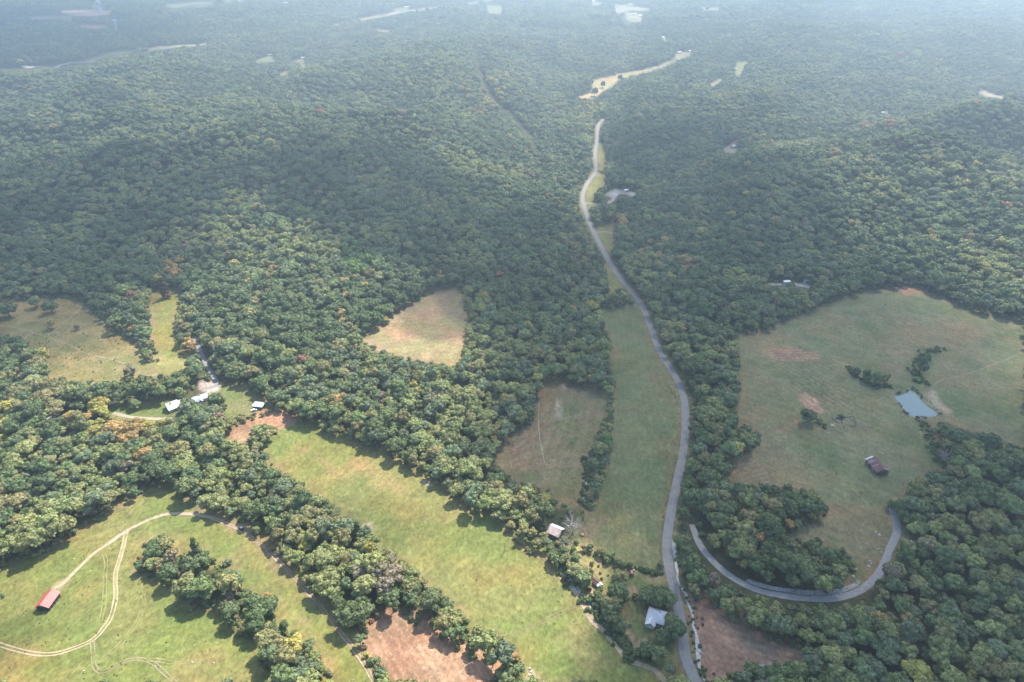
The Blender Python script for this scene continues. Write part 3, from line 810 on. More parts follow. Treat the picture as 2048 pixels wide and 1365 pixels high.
def twin(name, line, mat, gauge=1.9, rut=.62, lift=.06, jitter=.16, step=2.0, also=None):
    """two wheel ruts as one track"""
    a = ribbon(name, line, rut, mat, lift, step, jitter, gauge / 2, 3)
    b = ribbon(name, line, rut, mat, lift, step, jitter, -gauge / 2, 3)
    me = a.data; n = len(me.vertices)
    va = np.empty(n * 3, np.float32); me.vertices.foreach_get('co', va)
    vb = np.empty(len(b.data.vertices) * 3, np.float32); b.data.vertices.foreach_get('co', vb)
    fa = np.empty(len(me.polygons) * 4, np.int32); me.loops.foreach_get('vertex_index', fa)
    fb = np.empty(len(b.data.polygons) * 4, np.int32); b.data.loops.foreach_get('vertex_index', fb)
    nm = mesh_np(name, np.concatenate([va, vb]), np.concatenate([fa, fb + n]).reshape(-1, 4), [mat], True)
    old = b.data; bpy.data.objects.remove(b); bpy.data.meshes.remove(old)
    a.data = nm
    return a

ribbon('road', road_w, 5.4, m_asphalt, .10, nacross=7, world=True)
ribbon('road_line', road_w, .22, m_line, .20, nacross=2, world=True)
ribbon('gravel_lane', lane_w, 4.0, m_gravel, .08, nacross=5, world=True, jitter=.35)
ribbon('dirt_track', T1[:12], 2.3, m_dirt, .06, 2.0, .3)
twin('dirt_track', T1[:12], m_paledirt, 1.6, .5, .085)
ribbon('dirt_track', T1[11:], 2.2, m_ddirt, .06, 2.0, .5)
twin('dirt_track', T1[11:], m_dirt, 1.5, .36, .085, jitter=.3)
twin('dirt_track', T2, m_dirt, 1.7, .72)
ribbon('dirt_track', T2[:6], 1.5, m_rut, .04, 2.0, .3)
twin('dirt_track', T3, m_footpath, 1.6, .48)
twin('worn_track', T4, m_rut, 1.6, .42)
twin('worn_track', T5, m_rut, 1.6, .5, jitter=.25)
twin('worn_track', T6, m_rut, 1.6, .4, jitter=.25)
ribbon('dirt_track', TC, 2.6, m_dirt, .06, 2.0, .6)
twin('worn_track', TD, m_ddirt, 1.7, .42, jitter=.2)
ribbon('footpath', TP, .75, m_footpath, .06, 3.0, .35)
ribbon('footpath', TQ, .6, m_footpath, .06, 3.0, .3)
ribbon('footpath', TL1, 1.3, m_footpath, .07, 4.0, .6)
ribbon('footpath', TL2, 1.1, m_footpath, .07, 4.0, .5)
ribbon('footpath', TL3, .9, m_footpath, .07, 4.0, .4)
ribbon('footpath', TM, .7, m_paledirt, .06, 3.0, .3)
ribbon('farm_lane', FARMLANE, 3.6, m_asphalt, .08, 4.0, .2)
ribbon('farm_lane', LANEW, 3.8, m_asphalt, .08, 4.0, .2)
ribbon('driveway', DRIVE, 3.0, m_paledirt, .08, 4.0, .3)
ribbon('driveway', SPUR1, 3.6, m_gravel, .1, 5.0, .3)
ribbon('driveway', SPUR2, 3.0, m_gravel, .1, 5.0, .3)
ribbon('far_road', FARROAD, 12, m_gravel, .4, 25)
ribbon('creek', CREEK_E, 1.6, m_creek, .07, 2.0, .7)
ribbon('creek', CREEK_W, 3.2, m_creek, .07, 2.0, 1.2)
ribbon('creek_water', CREEK_W, 1.3, m_water, .13, 2.0, .9)
ribbon('creek', CREEK_M, 1.8, m_creek, .07, 2.0, 1.3)

def sheet(name, poly_w, z, mat, kind='structure', rough=.8):
    p = []
    for a, b in zip(poly_w, np.roll(poly_w, -1, 0)):
        for k in range(5):
            q = a + (b - a) * k / 5
            p.append(q + rough * (rng.random(2) - .5))
    p = np.array(p); c = p.mean(0)
    v = [(c[0], c[1], z)] + [(x, y, z) for x, y in p]
    f = [(0, i + 1, (i + 1) % len(p) + 1) for i in range(len(p))]
    me = mesh_np(name, v, f, [mat]); o = link(name, me); o['kind'] = kind
    return o
pc = pond_w.mean(0)
sheet('pond', pc + (pond_w - pc) * 1.05, POND_Z - .15, m_water, rough=.35)
bwq = hitp(BOTTOM_WATER)[:, :2]
zz = height(bwq[:, 0], bwq[:, 1])
sheet('stream_pool', bwq, float(zz.max()) + .1, m_muddy)
ribbon('gravel_bar', P([(1478,1352),(1512,1334),(1560,1331),(1606,1326)]), 1.6, m_gravel, .12, 2.0, .6)

# rock cut above the gravel lane
def rock_bank():
    s = lane_w; t = np.gradient(s, axis=0); t /= np.linalg.norm(t, axis=1)[:, None]
    nrm = np.stack([-t[:, 1], t[:, 0]], -1)
    k0 = int(len(s) * .26); k1 = int(len(s) * .60)
    side = 1
    cen = hit(1620, 1090)[0][:2]
    if np.dot(cen - s[len(s) // 2], nrm[len(s) // 2]) < 0: side = -1
    rows = []
    for k in range(k0, k1):
        e = min(1, (k - k0) / 6, (k1 - 1 - k) / 6)
        r = []
        for a, (off, up) in enumerate(((2.5, 0), (2.8, .3), (3.3, .8), (3.9, 1.3), (4.5, 1.6), (5.1, 1.0), (5.8, 0))):
            jx = (rng.random() - .5) * .9; jz = (rng.random() - .5) * .5
            q = s[k] + nrm[k] * side * (off + jx)
            r.append((q[0], q[1], hz(*q) + (up * e * (.6 + .8 * rng.random()) + jz * .4 if 0 < a < 6 else -.15)))
        rows.append(r)
    v = np.array(rows).reshape(-1, 3); m = 7
    i = np.arange(len(rows) - 1)[:, None] * m + np.arange(m - 1)[None]
    f = np.stack([i, i + 1, i + m + 1, i + m], -1).reshape(-1, 4)
    o = link('rock_cut', mesh_np('rock_cut', v, f, [m_bank])); o['kind'] = 'structure'
rock_bank()

# ------------------------------------------------------------------ trees: the shapes
def ico(sub=1):
    t = (1 + 5 ** .5) / 2
    v = [(-1,t,0),(1,t,0),(-1,-t,0),(1,-t,0),(0,-1,t),(0,1,t),(0,-1,-t),(0,1,-t),(t,0,-1),(t,0,1),(-t,0,-1),(-t,0,1)]
    v = [np.array(a) / np.linalg.norm(a) for a in v]
    f = [(0,11,5),(0,5,1),(0,1,7),(0,7,10),(0,10,11),(1,5,9),(5,11,4),(11,10,2),(10,7,6),(7,1,8),(3,9,4),(3,4,2),(3,2,6),(3,6,8),(3,8,9),(4,9,5),(2,4,11),(6,2,10),(8,6,7),(9,8,1)]
    for _ in range(sub):
        cache = {}; nf = []
        def mid(a, b):
            k = (min(a, b), max(a, b))
            if k not in cache:
                m = v[a] + v[b]; v.append(m / np.linalg.norm(m)); cache[k] = len(v) - 1
            return cache[k]
        for a, b, c in f:
            ab, bc, ca = mid(a, b), mid(b, c), mid(c, a)
            nf += [(a, ab, ca), (b, bc, ab), (c, ca, bc), (ab, bc, ca)]
        f = nf
    return np.array(v), np.array(f)
ICO0, ICO1 = ico(0), ico(1)

def crown_mesh(name, seed, lobes=17, leaves=42, Rr=5.0, H=14.0, low=4.0, leaf=.75, core=ICO1, kind='broad'):
    """Lumpy crown: overlapping boughs, each a ragged lump with leaf clumps standing out of it."""
    r = np.random.default_rng(seed)
    V = []; F = []; T = []; n = 0
    lob = []
    if kind == 'broad':
        cz = (H + low) / 2; hh = (H - low) / 2
        for k in range(lobes):
            for _ in range(30):
                d = r.normal(size=3); d /= np.linalg.norm(d)
                if d[2] > -.45: break
            rad = r.uniform(.25, .40) * Rr
            f = r.uniform(.45, .80) if k else 0
            c = np.array([d[0] * (Rr - rad * .6) * f * 1.15, d[1] * (Rr - rad * .6) * f * 1.15, cz + d[2] * (hh - rad * .55) * min(1, f * 1.2)])
            lob.append((c, rad))
        lob.append((np.array([0, 0, cz]), Rr * .52)); lob.append((np.array([0, 0, cz + hh * .4]), Rr * .42))
    elif kind == 'cone':
        for k in range(lobes):
            f = (k + .5) / lobes
            a = k * 2.4; w = Rr * (1 - f) ** .8 * .62
            lob.append((np.array([math.cos(a) * w, math.sin(a) * w, low + (H - low) * f]), Rr * (.42 - .26 * f)))
    for c, rad in lob:
        v, f = core
        j = 1 + r.uniform(-.22, .22, len(v))
        q = v * (rad * .86 * j)[:, None]; q[:, 2] *= .82
        V.append(c + q); F.append(f + n); n += len(v)
        T.append(np.repeat(r.uniform(.86, 1.1), len(v)))
        m = leaves
        if m:
            d = r.normal(size=(m, 3)); d[:, 2] = np.abs(d[:, 2]) * .9 - .25 * r.random(m); d /= np.linalg.norm(d, axis=1)[:, None]
            p = c + d * (rad * r.uniform(.84, 1.1, m))[:, None] * np.array([1, 1, .86])
            nn = d + r.normal(size=(m, 3)) * .38; nn /= np.linalg.norm(nn, axis=1)[:, None]
            a = np.cross(nn, r.normal(size=(m, 3))); a /= np.linalg.norm(a, axis=1)[:, None]
            b = np.cross(nn, a)
            s = (leaf * r.uniform(.55, 1.25, m))[:, None]
            quad = np.stack([p - a * s, p - b * s * .7, p + a * s, p + b * s * .7 ], 1)
            V.append(quad.reshape(-1, 3))
            base = n + np.arange(m)[:, None] * 4
            F.append(np.concatenate([base + np.array([0, 1, 2]), base + np.array([0, 2, 3])])); n += m * 4
            T.append(np.repeat(r.uniform(.80, 1.2, m), 4))
    V = np.concatenate(V); F = np.concatenate(F); T = np.concatenate(T)
    me = mesh_np(name, V, F, [m_leaf], False)
    a = me.color_attributes.new('leafvar', 'FLOAT_COLOR', 'POINT')
    a.data.foreach_set('color', np.stack([T, T, T, np.ones_like(T)], -1).astype(np.float32).ravel())
    return me

def trunk_mesh(name, seed, H=11.0, low=3.5, Rr=5.0, mat=None, bare=False):
    r = random.Random(seed); mb = MB()
    mb.tube((0, 0, -.6), (0, 0, low), .34, .25, 6)
    top = (r.uniform(-.4, .4), r.uniform(-.4, .4), H)
    mb.tube((0, 0, low), top, .25, .08, 6)
    n = 26 if bare else 4
    for k in range(n):
        a = k * 2.4 + r.random(); z = low + (H - low) * (k + .5) / n * .85
        L = Rr * r.uniform(.55, .9)
        e = (math.cos(a) * L, math.sin(a) * L, z + L * r.uniform(.45, .9))
        mb.tube((top[0] * z / H, top[1] * z / H, z), e, .13, .035, 5)
        if bare:
            for q in range(5):
                t = r.uniform(.35, .95); b = tuple(Vector((top[0] * z / H, top[1] * z / H, z)).lerp(Vector(e), t))
                a2 = a + r.uniform(-1.2, 1.2); L2 = L * r.uniform(.25, .5)
                mb.tube(b, (b[0] + math.cos(a2) * L2, b[1] + math.sin(a2) * L2, b[2] + L2 * r.uniform(.2, .9)), .06, .025, 4)
    me = bpy.data.meshes.new(name); me.from_pydata(mb.v, [], mb.f); me.update(); me.materials.append(mat or m_bark)
    return me

BROAD = [crown_mesh('crown', 11 + k, lobes=13 + 2 * (k % 4), Rr=5.0 + .3 * (k % 3), H=[14, 15.5, 13, 16, 14.5, 12.5, 15, 13.5][k], low=4.8 + .5 * (k % 3)) for k in range(8)]
CONE = [crown_mesh('crown', 51 + k, lobes=20, leaves=34, Rr=3.4, H=14, low=1.2, leaf=.55, kind='cone') for k in range(2)]
ROUND = [crown_mesh('crown', 91 + k, lobes=30, leaves=36, Rr=5.0, H=10.5 + k, low=.5) for k in range(3)]
SHRUB = [crown_mesh('crown', 61 + k, lobes=8, leaves=40, Rr=2.6, H=3.9, low=.2, leaf=.5) for k in range(3)]
FARB = [crown_mesh('crown', 71 + k, lobes=9, leaves=12, Rr=5.4, H=13.5, low=6, leaf=1.3, core=ICO1) for k in range(5)]
TRUNK = [trunk_mesh('trunk', 5 + k) for k in range(3)]
STEM = trunk_mesh('stem', 9, 2.6, .5, 1.8)
BARE = [trunk_mesh('branches', 31 + k, 11, 2.5, 5.5, m_greybark, True) for k in range(2)]

# ------------------------------------------------------------------ trees: where
MW, MH = 1024, 683
mu, mv = np.meshgrid((np.arange(MW) + .5) * 2, (np.arange(MH) + .5) * 2)
MASK = np.zeros((MH, MW), bool)
for nme, (poly, st) in FIELDS.items():
    lo = poly.min(0); hi = poly.max(0)
    a0, a1 = max(0, int(lo[1] / 2) - 1), min(MH, int(hi[1] / 2) + 2); b0, b1 = max(0, int(lo[0] / 2) - 1), min(MW, int(hi[0] / 2) + 2)
    if a1 > a0 and b1 > b0: MASK[a0:a1, b0:b1] |= inside(mu[a0:a1, b0:b1], mv[a0:a1, b0:b1], poly)
def mask_line(pts, w0, w1):
    """w0, w1: half width in pixels at the first and the last point"""
    pts = spline(pts, 4)
    for k in range(len(pts) - 1):
        w = w0 + (w1 - w0) * k / len(pts)
        c = pts[k]
        a0, a1 = max(0, int((c[1] - w) / 2)), min(MH, int((c[1] + w) / 2) + 2); b0, b1 = max(0, int((c[0] - w) / 2)), min(MW, int((c[0] + w) / 2) + 2)
        if a1 > a0 and b1 > b0:
            MASK[a0:a1, b0:b1] |= (np.hypot(mu[a0:a1, b0:b1] - c[0], mv[a0:a1, b0:b1] - c[1]) < w)
for seg, a, b in ((ROAD[:11], 13, 9), (ROAD[10:22], 9, 6), (ROAD[21:-1], 6, 4), (LANE, 9, 11), (FARMLANE[:5], 4, 6), (P([(127,834),(155,831),(185,828)]), 3, 3),
                  (P([(226,827),(252,833)]), 4, 4), (P([(302,836),(312,838)]), 3, 3), (SPUR1, 3, 3), (SPUR2, 3, 3), (FARROAD, 4, 3), (CREEK_E[1:], 5, 8), (TC, 8, 8), (T1[:13], 7, 5), (T1[13:], 3, 4),
                  (P([(1162,1189),(1172,1200),(1183,1210)]), 6, 6), (P([(1239,1279),(1258,1302)]), 6, 6), (CREEK_M, 4, 7), (P([(1132,1150),(1138,1162)]), 3, 3), (P([(1118,1038),(1112,1022)]), 4, 4),
                  (P([(1385,787),(1380,812)]), 3, 3), (P([(1165,403),(1162,430)]), 3, 3), (P([(950,100),(961,152),(985,192),(1024,232),(1064,278)]), 2.5, 3)):
    mask_line(seg, a, b)
def mask_disc(u, v, ru, rv):
    a0, a1 = max(0, int((v - rv) / 2)), min(MH, int((v + rv) / 2) + 2); b0, b1 = max(0, int((u - ru) / 2)), min(MW, int((u + ru) / 2) + 2)
    MASK[a0:a1, b0:b1] |= ((mu[a0:a1, b0:b1] - u) / ru) ** 2 + ((mv[a0:a1, b0:b1] - v) / rv) ** 2 < 1
for b in ((95,1198,34,34), (342,813,18,18), (397,790,22,13), (518,810,18,14), (1112,1056,20,18), (1188,1158,24,20), (1312,1233,28,26), (1263,1147,12,14), (195,20,10,18), (228,46,8,14),
          (1233,384,14,8), (1166,1068,10,8), (1144,1050,20,24), (1061,1343,12,14), (484,1057,12,10), (1256,40,12,6), (412,775,4,14)): mask_disc(*b)
def in_mask(u, v):
    a = np.floor(v / 2).astype(int); b = np.floor(u / 2).astype(int)
    ok = (a >= 0) & (a < MH) & (b >= 0) & (b < MW)
    r = np.zeros(u.shape, bool); r[ok] = MASK[a[ok], b[ok]]
    return r

def lattice(y0, y1, s):
    out = []
    y = y0
    half = lambda yy: .80 * (yy * CP + CAM_H * SP) + 70
    n = int((y1 - y0) / s)
    for k in range(n):
        yy = y0 + k * s
        w = half(yy); m = int(2 * w / s)
        xs = -w + np.arange(m) * s + (s / 2 if k % 2 else 0)
        out.append(np.stack([xs, np.full(m, yy)], -1))
    p = np.concatenate(out)
    return p + (rng.random(p.shape) - .5) * s * .85
spots = [(lattice(60, 800, 6.4), .97, 0), (lattice(800, 1500, 6.5), .94, 0), (lattice(1500, 2400, 7.6), 1.02, 1), (lattice(2400, 4600, 10.5), 1.30, 1)]
PAL = {'dark green': (.088,.124,.048), 'mid green': (.130,.168,.062), 'bluish green': (.118,.154,.082), 'light green': (.212,.230,.082), 'olive': (.215,.195,.078),
       'yellow green': (.310,.280,.072), 'orange brown': (.340,.230,.085), 'russet': (.28,.130,.075), 'grey brown': (.195,.165,.105), 'fresh green': (.138,.205,.056)}
PNAMES = list(PAL)
MEAN = (.142, .166, .070)        # the wood as a whole; single kinds stray from it only so far
PAL = {n: tuple(1.38 * ((.76 if n in ('dark green', 'mid green', 'bluish green', 'light green', 'olive') else .90) * v + (.24 if n in ('dark green', 'mid green', 'bluish green', 'light green', 'olive') else .10) * m) * k for v, m, k in zip(c, MEAN, (1.02, 1.0, 1.04))) for n, c in PAL.items()}
PARR = np.array([PAL[n] for n in PNAMES])
TX = []; TY = []; TS = []; TK = []
for pts, size, far in spots:
    x, y = pts[:, 0], pts[:, 1]
    z = height(x, y)
    sc = size * (.64 + .70 * rng.random(len(x)) ** 1.6) * (.88 + .26 * fbm(x, y, 60, 2, 500))
    done = np.zeros(len(x), bool); final = sc.copy()
    for shrink in ((1.0, .62, .36) if not far else (1.0, .6)):
        s = sc * shrink
        bad = np.zeros(len(x), bool)
        for dx, dy, dz in ((0,0,0), (0,0,14.8), (0,0,8), (-4.2,0,8), (4.2,0,8), (-2.6,0,12.8), (2.6,0,12.8), (0,-3.4,6), (-3.0,-2,4), (3.0,-2,4), (0,2.5,3), (2.5,0,2), (-2.5,0,2)):
            u, v, d = project(x + dx * s, y + dy * s, z + dz * s)
            bad |= in_mask(u, v)
        ok = ~bad & ~done
        final[ok] = s[ok]; done |= ok
    keepi = done & (sdist(x, y, pond_w) < -4) & (rng.random(len(x)) > .02)
    u, v, d = project(x, y, z)
    keepi &= (d > 30) & (u > -260) & (u < 2310) & (v < 1560)
    TX.append(x[keepi]); TY.append(y[keepi]); TS.append(final[keepi]); TK.append(np.full(keepi.sum(), far))
ex = lattice(60, 1150, 4.2)
near = np.zeros(len(ex), bool)
for nme, (poly, st) in FW.items():
    lo = poly.min(0) - 9; hi = poly.max(0) + 9
    k = np.where((ex[:, 0] > lo[0]) & (ex[:, 0] < hi[0]) & (ex[:, 1] > lo[1]) & (ex[:, 1] < hi[1]))[0]
    if len(k):
        sd = sdist(ex[k, 0], ex[k, 1], poly); near[k] |= (sd > -7.5) & (sd < -.3)
ex = ex[near]; ez = height(ex[:, 0], ex[:, 1])
bad = np.zeros(len(ex), bool)
for dx, dz in ((0, 0), (0, 3.2), (-1.6, 1.2), (1.6, 1.2)):
    u, v, d = project(ex[:, 0] + dx, ex[:, 1], ez + dz); bad |= in_mask(u, v)
ex = ex[~bad & (rng.random(len(ex)) < .8) & (sdist(ex[:, 0], ex[:, 1], pond_w) < -2)]
TX.append(ex[:, 0]); TY.append(ex[:, 1]); TS.append(.26 + .22 * rng.random(len(ex))); TK.append(np.zeros(len(ex)))
TX = np.concatenate(TX); TY = np.concatenate(TY); TS = np.concatenate(TS); TK = np.concatenate(TK)
TZ = height(TX, TY) - .2
TU, TV, TDEP = project(TX, TY, TZ)
NT = len(TX)
# which colour: patches of one kind, scattered autumn trees, and the clusters one sees in the photograph
q = fbm(TX, TY, 45, 3, 700) + .15 * (rng.random(NT) - .5)
TP_ = np.where(q < .43, 0, np.where(q < .52, 1, np.where(q < .62, 2, 3)))
rr = rng.random(NT)
TP_ = np.where(rr < .04, 4, TP_); TP_ = np.where((rr > .055) & (rr < .061), 5, TP_); TP_ = np.where((rr > .07) & (rr < .0725), 6, TP_)
TP_ = np.where((rr > .082) & (rr < .0828), 7, TP_); TP_ = np.where((rr > .085) & (rr < .088), 8, TP_)
low = TV > 690
TP_ = np.where(low & (rr > .1) & (rr < .17), 4, TP_); TP_ = np.where(low & (rr > .2) & (rr < .208), 8, TP_); TP_ = np.where(low & (rr > .23) & (rr < .36), 3, TP_)
for (u, v, r1, c, p) in ((205,850,34,5,.75),(250,860,34,6,.85),(275,845,26,6,.85),(310,850,26,5,.8),(225,885,24,6,.6),(165,850,24,6,.6),(20,825,24,5,.8),(100,805,40,4,.5),(40,1000,40,4,.4),(10,870,20,5,.6),
                         (350,540,20,6,.8),(365,660,16,4,.7),(372,690,14,6,.7),(352,690,12,5,.7),(806,838,9,7,1),(605,738,8,7,1),(870,805,12,8,.8),(925,915,18,5,.9),(845,790,12,5,.6),(790,775,14,8,.6),(760,800,12,8,.5),
                         (930,935,16,4,.6),(975,975,12,6,.7),(1090,1000,16,5,.7),(1045,985,14,3,.8),(590,1150,18,5,.7),(610,1065,16,4,.8),(640,1050,24,4,.6),(580,1290,16,5,.8),(480,1330,40,6,.35),(560,1310,30,4,.5),(780,1160,40,8,.35),(830,1150,40,4,.5),
                         (950,1260,20,4,.8),(445,800,20,0,.8),(360,830,16,9,.9),(1110,1040,12,5,.5),(1080,1060,40,4,.6),(1290,1190,30,0,.9),(1335,1255,24,0,.9),(700,470,14,3,.6),(720,520,40,9,.6),(690,580,14,6,.6),(675,640,14,6,.5),
                         (900,480,40,3,.3),(1000,170,30,5,.25),(960,190,40,6,.22),(975,210,20,5,.4),(1180,230,30,5,.3),(1165,480,30,4,.5),(1160,520,24,4,.5),(1240,450,24,6,.35),(1310,490,24,6,.3),(1300,530,18,6,.35),(1375,530,16,6,.5),(1145,620,10,6,.7),
                         (1440,720,14,4,.6),(1430,755,12,6,.6),(1425,925,12,6,.6),(1460,700,14,3,.8),(1150,740,20,9,.3),(1220,950,16,9,.9),(1200,880,24,9,.6),(1860,460,6,5,1),(1730,250,8,6,1),(1775,250,8,7,1),(1800,112,8,7,.9),(1610,290,8,5,1),(1670,300,6,6,1),
                         (640,230,6,7,.9),(800,230,8,8,.9),(1640,1095,30,0,.5),(1820,1120,20,3,.6),(1980,1080,16,4,.6),(1990,1290,40,3,.35),(1600,1340,40,3,.5),(1450,1120,30,4,.5),(1410,1110,30,3,.4),(1430,1250,40,4,.4)):
    m = (np.hypot(TU - u, (TV - 12 - v)) < r1) & (rng.random(NT) < p)
    TP_ = np.where(m, c, TP_)
TINT = PARR[TP_] * (.84 + .32 * rng.random(NT))[:, None] * (1 + .10 * (rng.random((NT, 3)) - .5))
TROT = rng.random(NT) * 6.283
TVAR = rng.integers(0, 8, NT)

# crowns lean to rounder or taller
TSZ = .80 + .24 * rng.random(NT)

# the largest in view become trees of their own
app = TS * 1300 / TDEP
inview = (TU > -20) & (TU < 2068) & (TV > 0) & (TV < 1400) & (TDEP > 50)
REGIONS = [
    ('wood below the gravel lane', [(1370,1180),(1450,1160),(1600,1205),(1700,1215),(1790,1140),(1800,1365),(1990,1420),(1400,1420)]),
    ('forest right of the lane', [(1790,1140),(1800,1010),(1890,900),(2100,880),(2100,1420),(1800,1420)]),
    ('wood inside the lane loop', [(1385,1040),(1440,960),(1660,960),(1740,1160),(1690,1192),(1530,1180),(1420,1110)]),
    ('roadside belt by pond pasture', [(1300,690),(1480,670),(1535,860),(1450,960),(1380,1040),(1350,1010),(1375,800)]),
    ('strip between road and lane', [(1345,1040),(1385,1050),(1450,1160),(1400,1230),(1350,1100)]),
    ('belt between the bright pastures', [(340,880),(520,880),(620,970),(760,1070),(900,1190),(1080,1370),(970,1420),(880,1270),(760,1230),(730,1260),(790,1420),(740,1420),(660,1210),(510,1065),(380,1020)]),
    ('copse in the barn pasture', [(255,1050),(440,1080),(560,1190),(690,1320),(690,1420),(520,1420),(420,1230),(270,1160)]),
    ('mixed wood above red barn', [(-60,820),(340,820),(345,960),(270,1010),(140,1090),(-60,1150)]),
    ('creekside wood by the sheds', [(1000,1020),(1190,1000),(1345,1110),(1365,1365),(1330,1420),(1160,1210),(1080,1130)]),
    ('wooded slope above bright pasture', [(540,840),(560,660),(1100,720),(1080,1000),(1060,1090),(930,1020),(760,900),(620,850)]),
    ('hedge beside the valley field', [(1150,780),(1240,780),(1230,1030),(1150,1030)]),
]
score = np.where(inview, app, 0) * (.5 + .5 * np.clip((TV - 900) / 200, 0, 1))
reg = np.full(NT, -1)
for k, (ph, poly) in enumerate(REGIONS):
    reg = np.where((reg < 0) & inside(TU, TV, P(poly)), k, reg)
score = np.where(reg >= 0, score, 0)
order = np.argsort(-score)[:300]
own = np.zeros(NT, bool); own[order] = True

# --- the uncounted rest: one object
proto = bpy.data.collections.new('forest_kinds')          # not linked to the scene: only instanced
pnum = 0
def proto_add(crown, trunk):
    global pnum
    n1 = len(crown.vertices); me = bpy.data.meshes.new('kind')
    va = np.empty(n1 * 3, np.float32); crown.vertices.foreach_get('co', va)
    fa = [tuple(p.vertices) for p in crown.polygons]
    lv = np.empty(n1 * 4, np.float32); crown.color_attributes['leafvar'].data.foreach_get('color', lv)
    verts = va.reshape(-1, 3)
    faces = list(fa); mi = [0] * len(fa)
    if trunk:
        verts = np.concatenate([verts, np.array([v.co[:] for v in trunk.vertices], np.float32)])
        for p in trunk.polygons: faces.append(tuple(i + n1 for i in p.vertices)); mi.append(1)
    me.from_pydata([tuple(v) for v in verts], [], faces); me.update()
    me.materials.append(m_leaf); me.materials.append(m_bark)
    me.polygons.foreach_set('material_index', np.array(mi, np.int32))
    a = me.color_attributes.new('leafvar', 'FLOAT_COLOR', 'POINT')
    full = np.ones((len(verts), 4), np.float32); full[:n1] = lv.reshape(-1, 4)
    a.data.foreach_set('color', full.ravel())
    o = bpy.data.objects.new('kind_%02d' % pnum, me); proto.objects.link(o); pnum += 1
for k in range(8): proto_add(BROAD[k], TRUNK[k % 3])
for k in range(5): proto_add(FARB[k], None)
for k in range(3): proto_add(SHRUB[k], None)

def scatter(name, pts, var, rot, scl, tint):
    n = len(pts)
    me = bpy.data.meshes.new(name); me.vertices.add(n); me.vertices.foreach_set('co', np.asarray(pts, np.float32).ravel())
    for nm, ty, arr in (('variant', 'INT', np.asarray(var, np.int32)), ('turn', 'FLOAT_VECTOR', np.stack([0 * rot, 0 * rot, rot], -1).astype(np.float32)), ('size', 'FLOAT_VECTOR', np.asarray(scl, np.float32))):
        a = me.attributes.new(nm, ty, 'POINT'); a.data.foreach_set('vector' if 'VEC' in ty else 'value', arr.ravel())
    a = me.attributes.new('tint', 'FLOAT_COLOR', 'POINT')
    a.data.foreach_set('color', np.concatenate([tint, np.ones((n, 1))], 1).astype(np.float32).ravel())
    me.update()
    o = link(name, me); o['kind'] = 'stuff'
    ng = bpy.data.node_groups.new(name, 'GeometryNodeTree')
    ng.interface.new_socket('Geometry', in_out='INPUT', socket_type='NodeSocketGeometry')
    ng.interface.new_socket('Geometry', in_out='OUTPUT', socket_type='NodeSocketGeometry')
    gi = ng.nodes.new('NodeGroupInput'); go = ng.nodes.new('NodeGroupOutput')
    ci = ng.nodes.new('GeometryNodeCollectionInfo'); ci.inputs['Collection'].default_value = proto
    ci.inputs['Separate Children'].default_value = True; ci.inputs['Reset Children'].default_value = True
    ip = ng.nodes.new('GeometryNodeInstanceOnPoints'); ip.inputs['Pick Instance'].default_value = True
    def na_(nm, ty):
        q = ng.nodes.new('GeometryNodeInputNamedAttribute'); q.data_type = ty; q.inputs['Name'].default_value = nm
        return [s for s in q.outputs if s.enabled and s.name == 'Attribute'][0]
    e2r = ng.nodes.new('FunctionNodeEulerToRotation')
    ng.links.new(gi.outputs[0], ip.inputs['Points']); ng.links.new(ci.outputs[0], ip.inputs['Instance'])
    ng.links.new(na_('variant', 'INT'), ip.inputs['Instance Index'])
    ng.links.new(na_('turn', 'FLOAT_VECTOR'), e2r.inputs[0]); ng.links.new(e2r.outputs[0], ip.inputs['Rotation'])
    ng.links.new(na_('size', 'FLOAT_VECTOR'), ip.inputs['Scale'])
    ng.links.new(ip.outputs[0], go.inputs[0])
    md = o.modifiers.new('scatter', 'NODES'); md.node_group = ng
    return o
rest = ~own
small = (TS < .5) & (TK == 0)
gvar = np.where(TK == 1, 8 + TVAR % 5, TVAR)
gvar = np.where(small, 13 + TVAR % 3, gvar)
gs = np.where(small, TS * 2.2, TS)
scatter('forest', np.stack([TX, TY, TZ], -1)[rest], gvar[rest], TROT[rest], np.stack([gs, gs, gs * TSZ], -1)[rest], TINT[rest])

# weeds and tussocks dotted over the open land
wx = []; wy = []; wt = []; wsz = []
for nme, cnt, s0 in (('rough_meadow', 240, .22), ('barn_pasture', 260, .12), ('bright_pasture', 200, .12), ('creek_meadow', 30, .16), ('pond_pasture', 90, .16), ('orchard_yard', 14, .3)):
    poly = FW[nme][0]; lo = poly.min(0); hi = poly.max(0)
    p = lo + rng.random((cnt * 3, 2)) * (hi - lo)
    p = p[inside(p[:, 0], p[:, 1], poly) & (fbm(p[:, 0], p[:, 1], 40, 2, 900) > .45)][:cnt]
    wx.append(p[:, 0]); wy.append(p[:, 1]); wsz.append(s0 * (.5 + rng.random(len(p)))); wt.append(np.tile((.125, .145, .055), (len(p), 1)) * (.7 + .7 * rng.random((len(p), 1))))
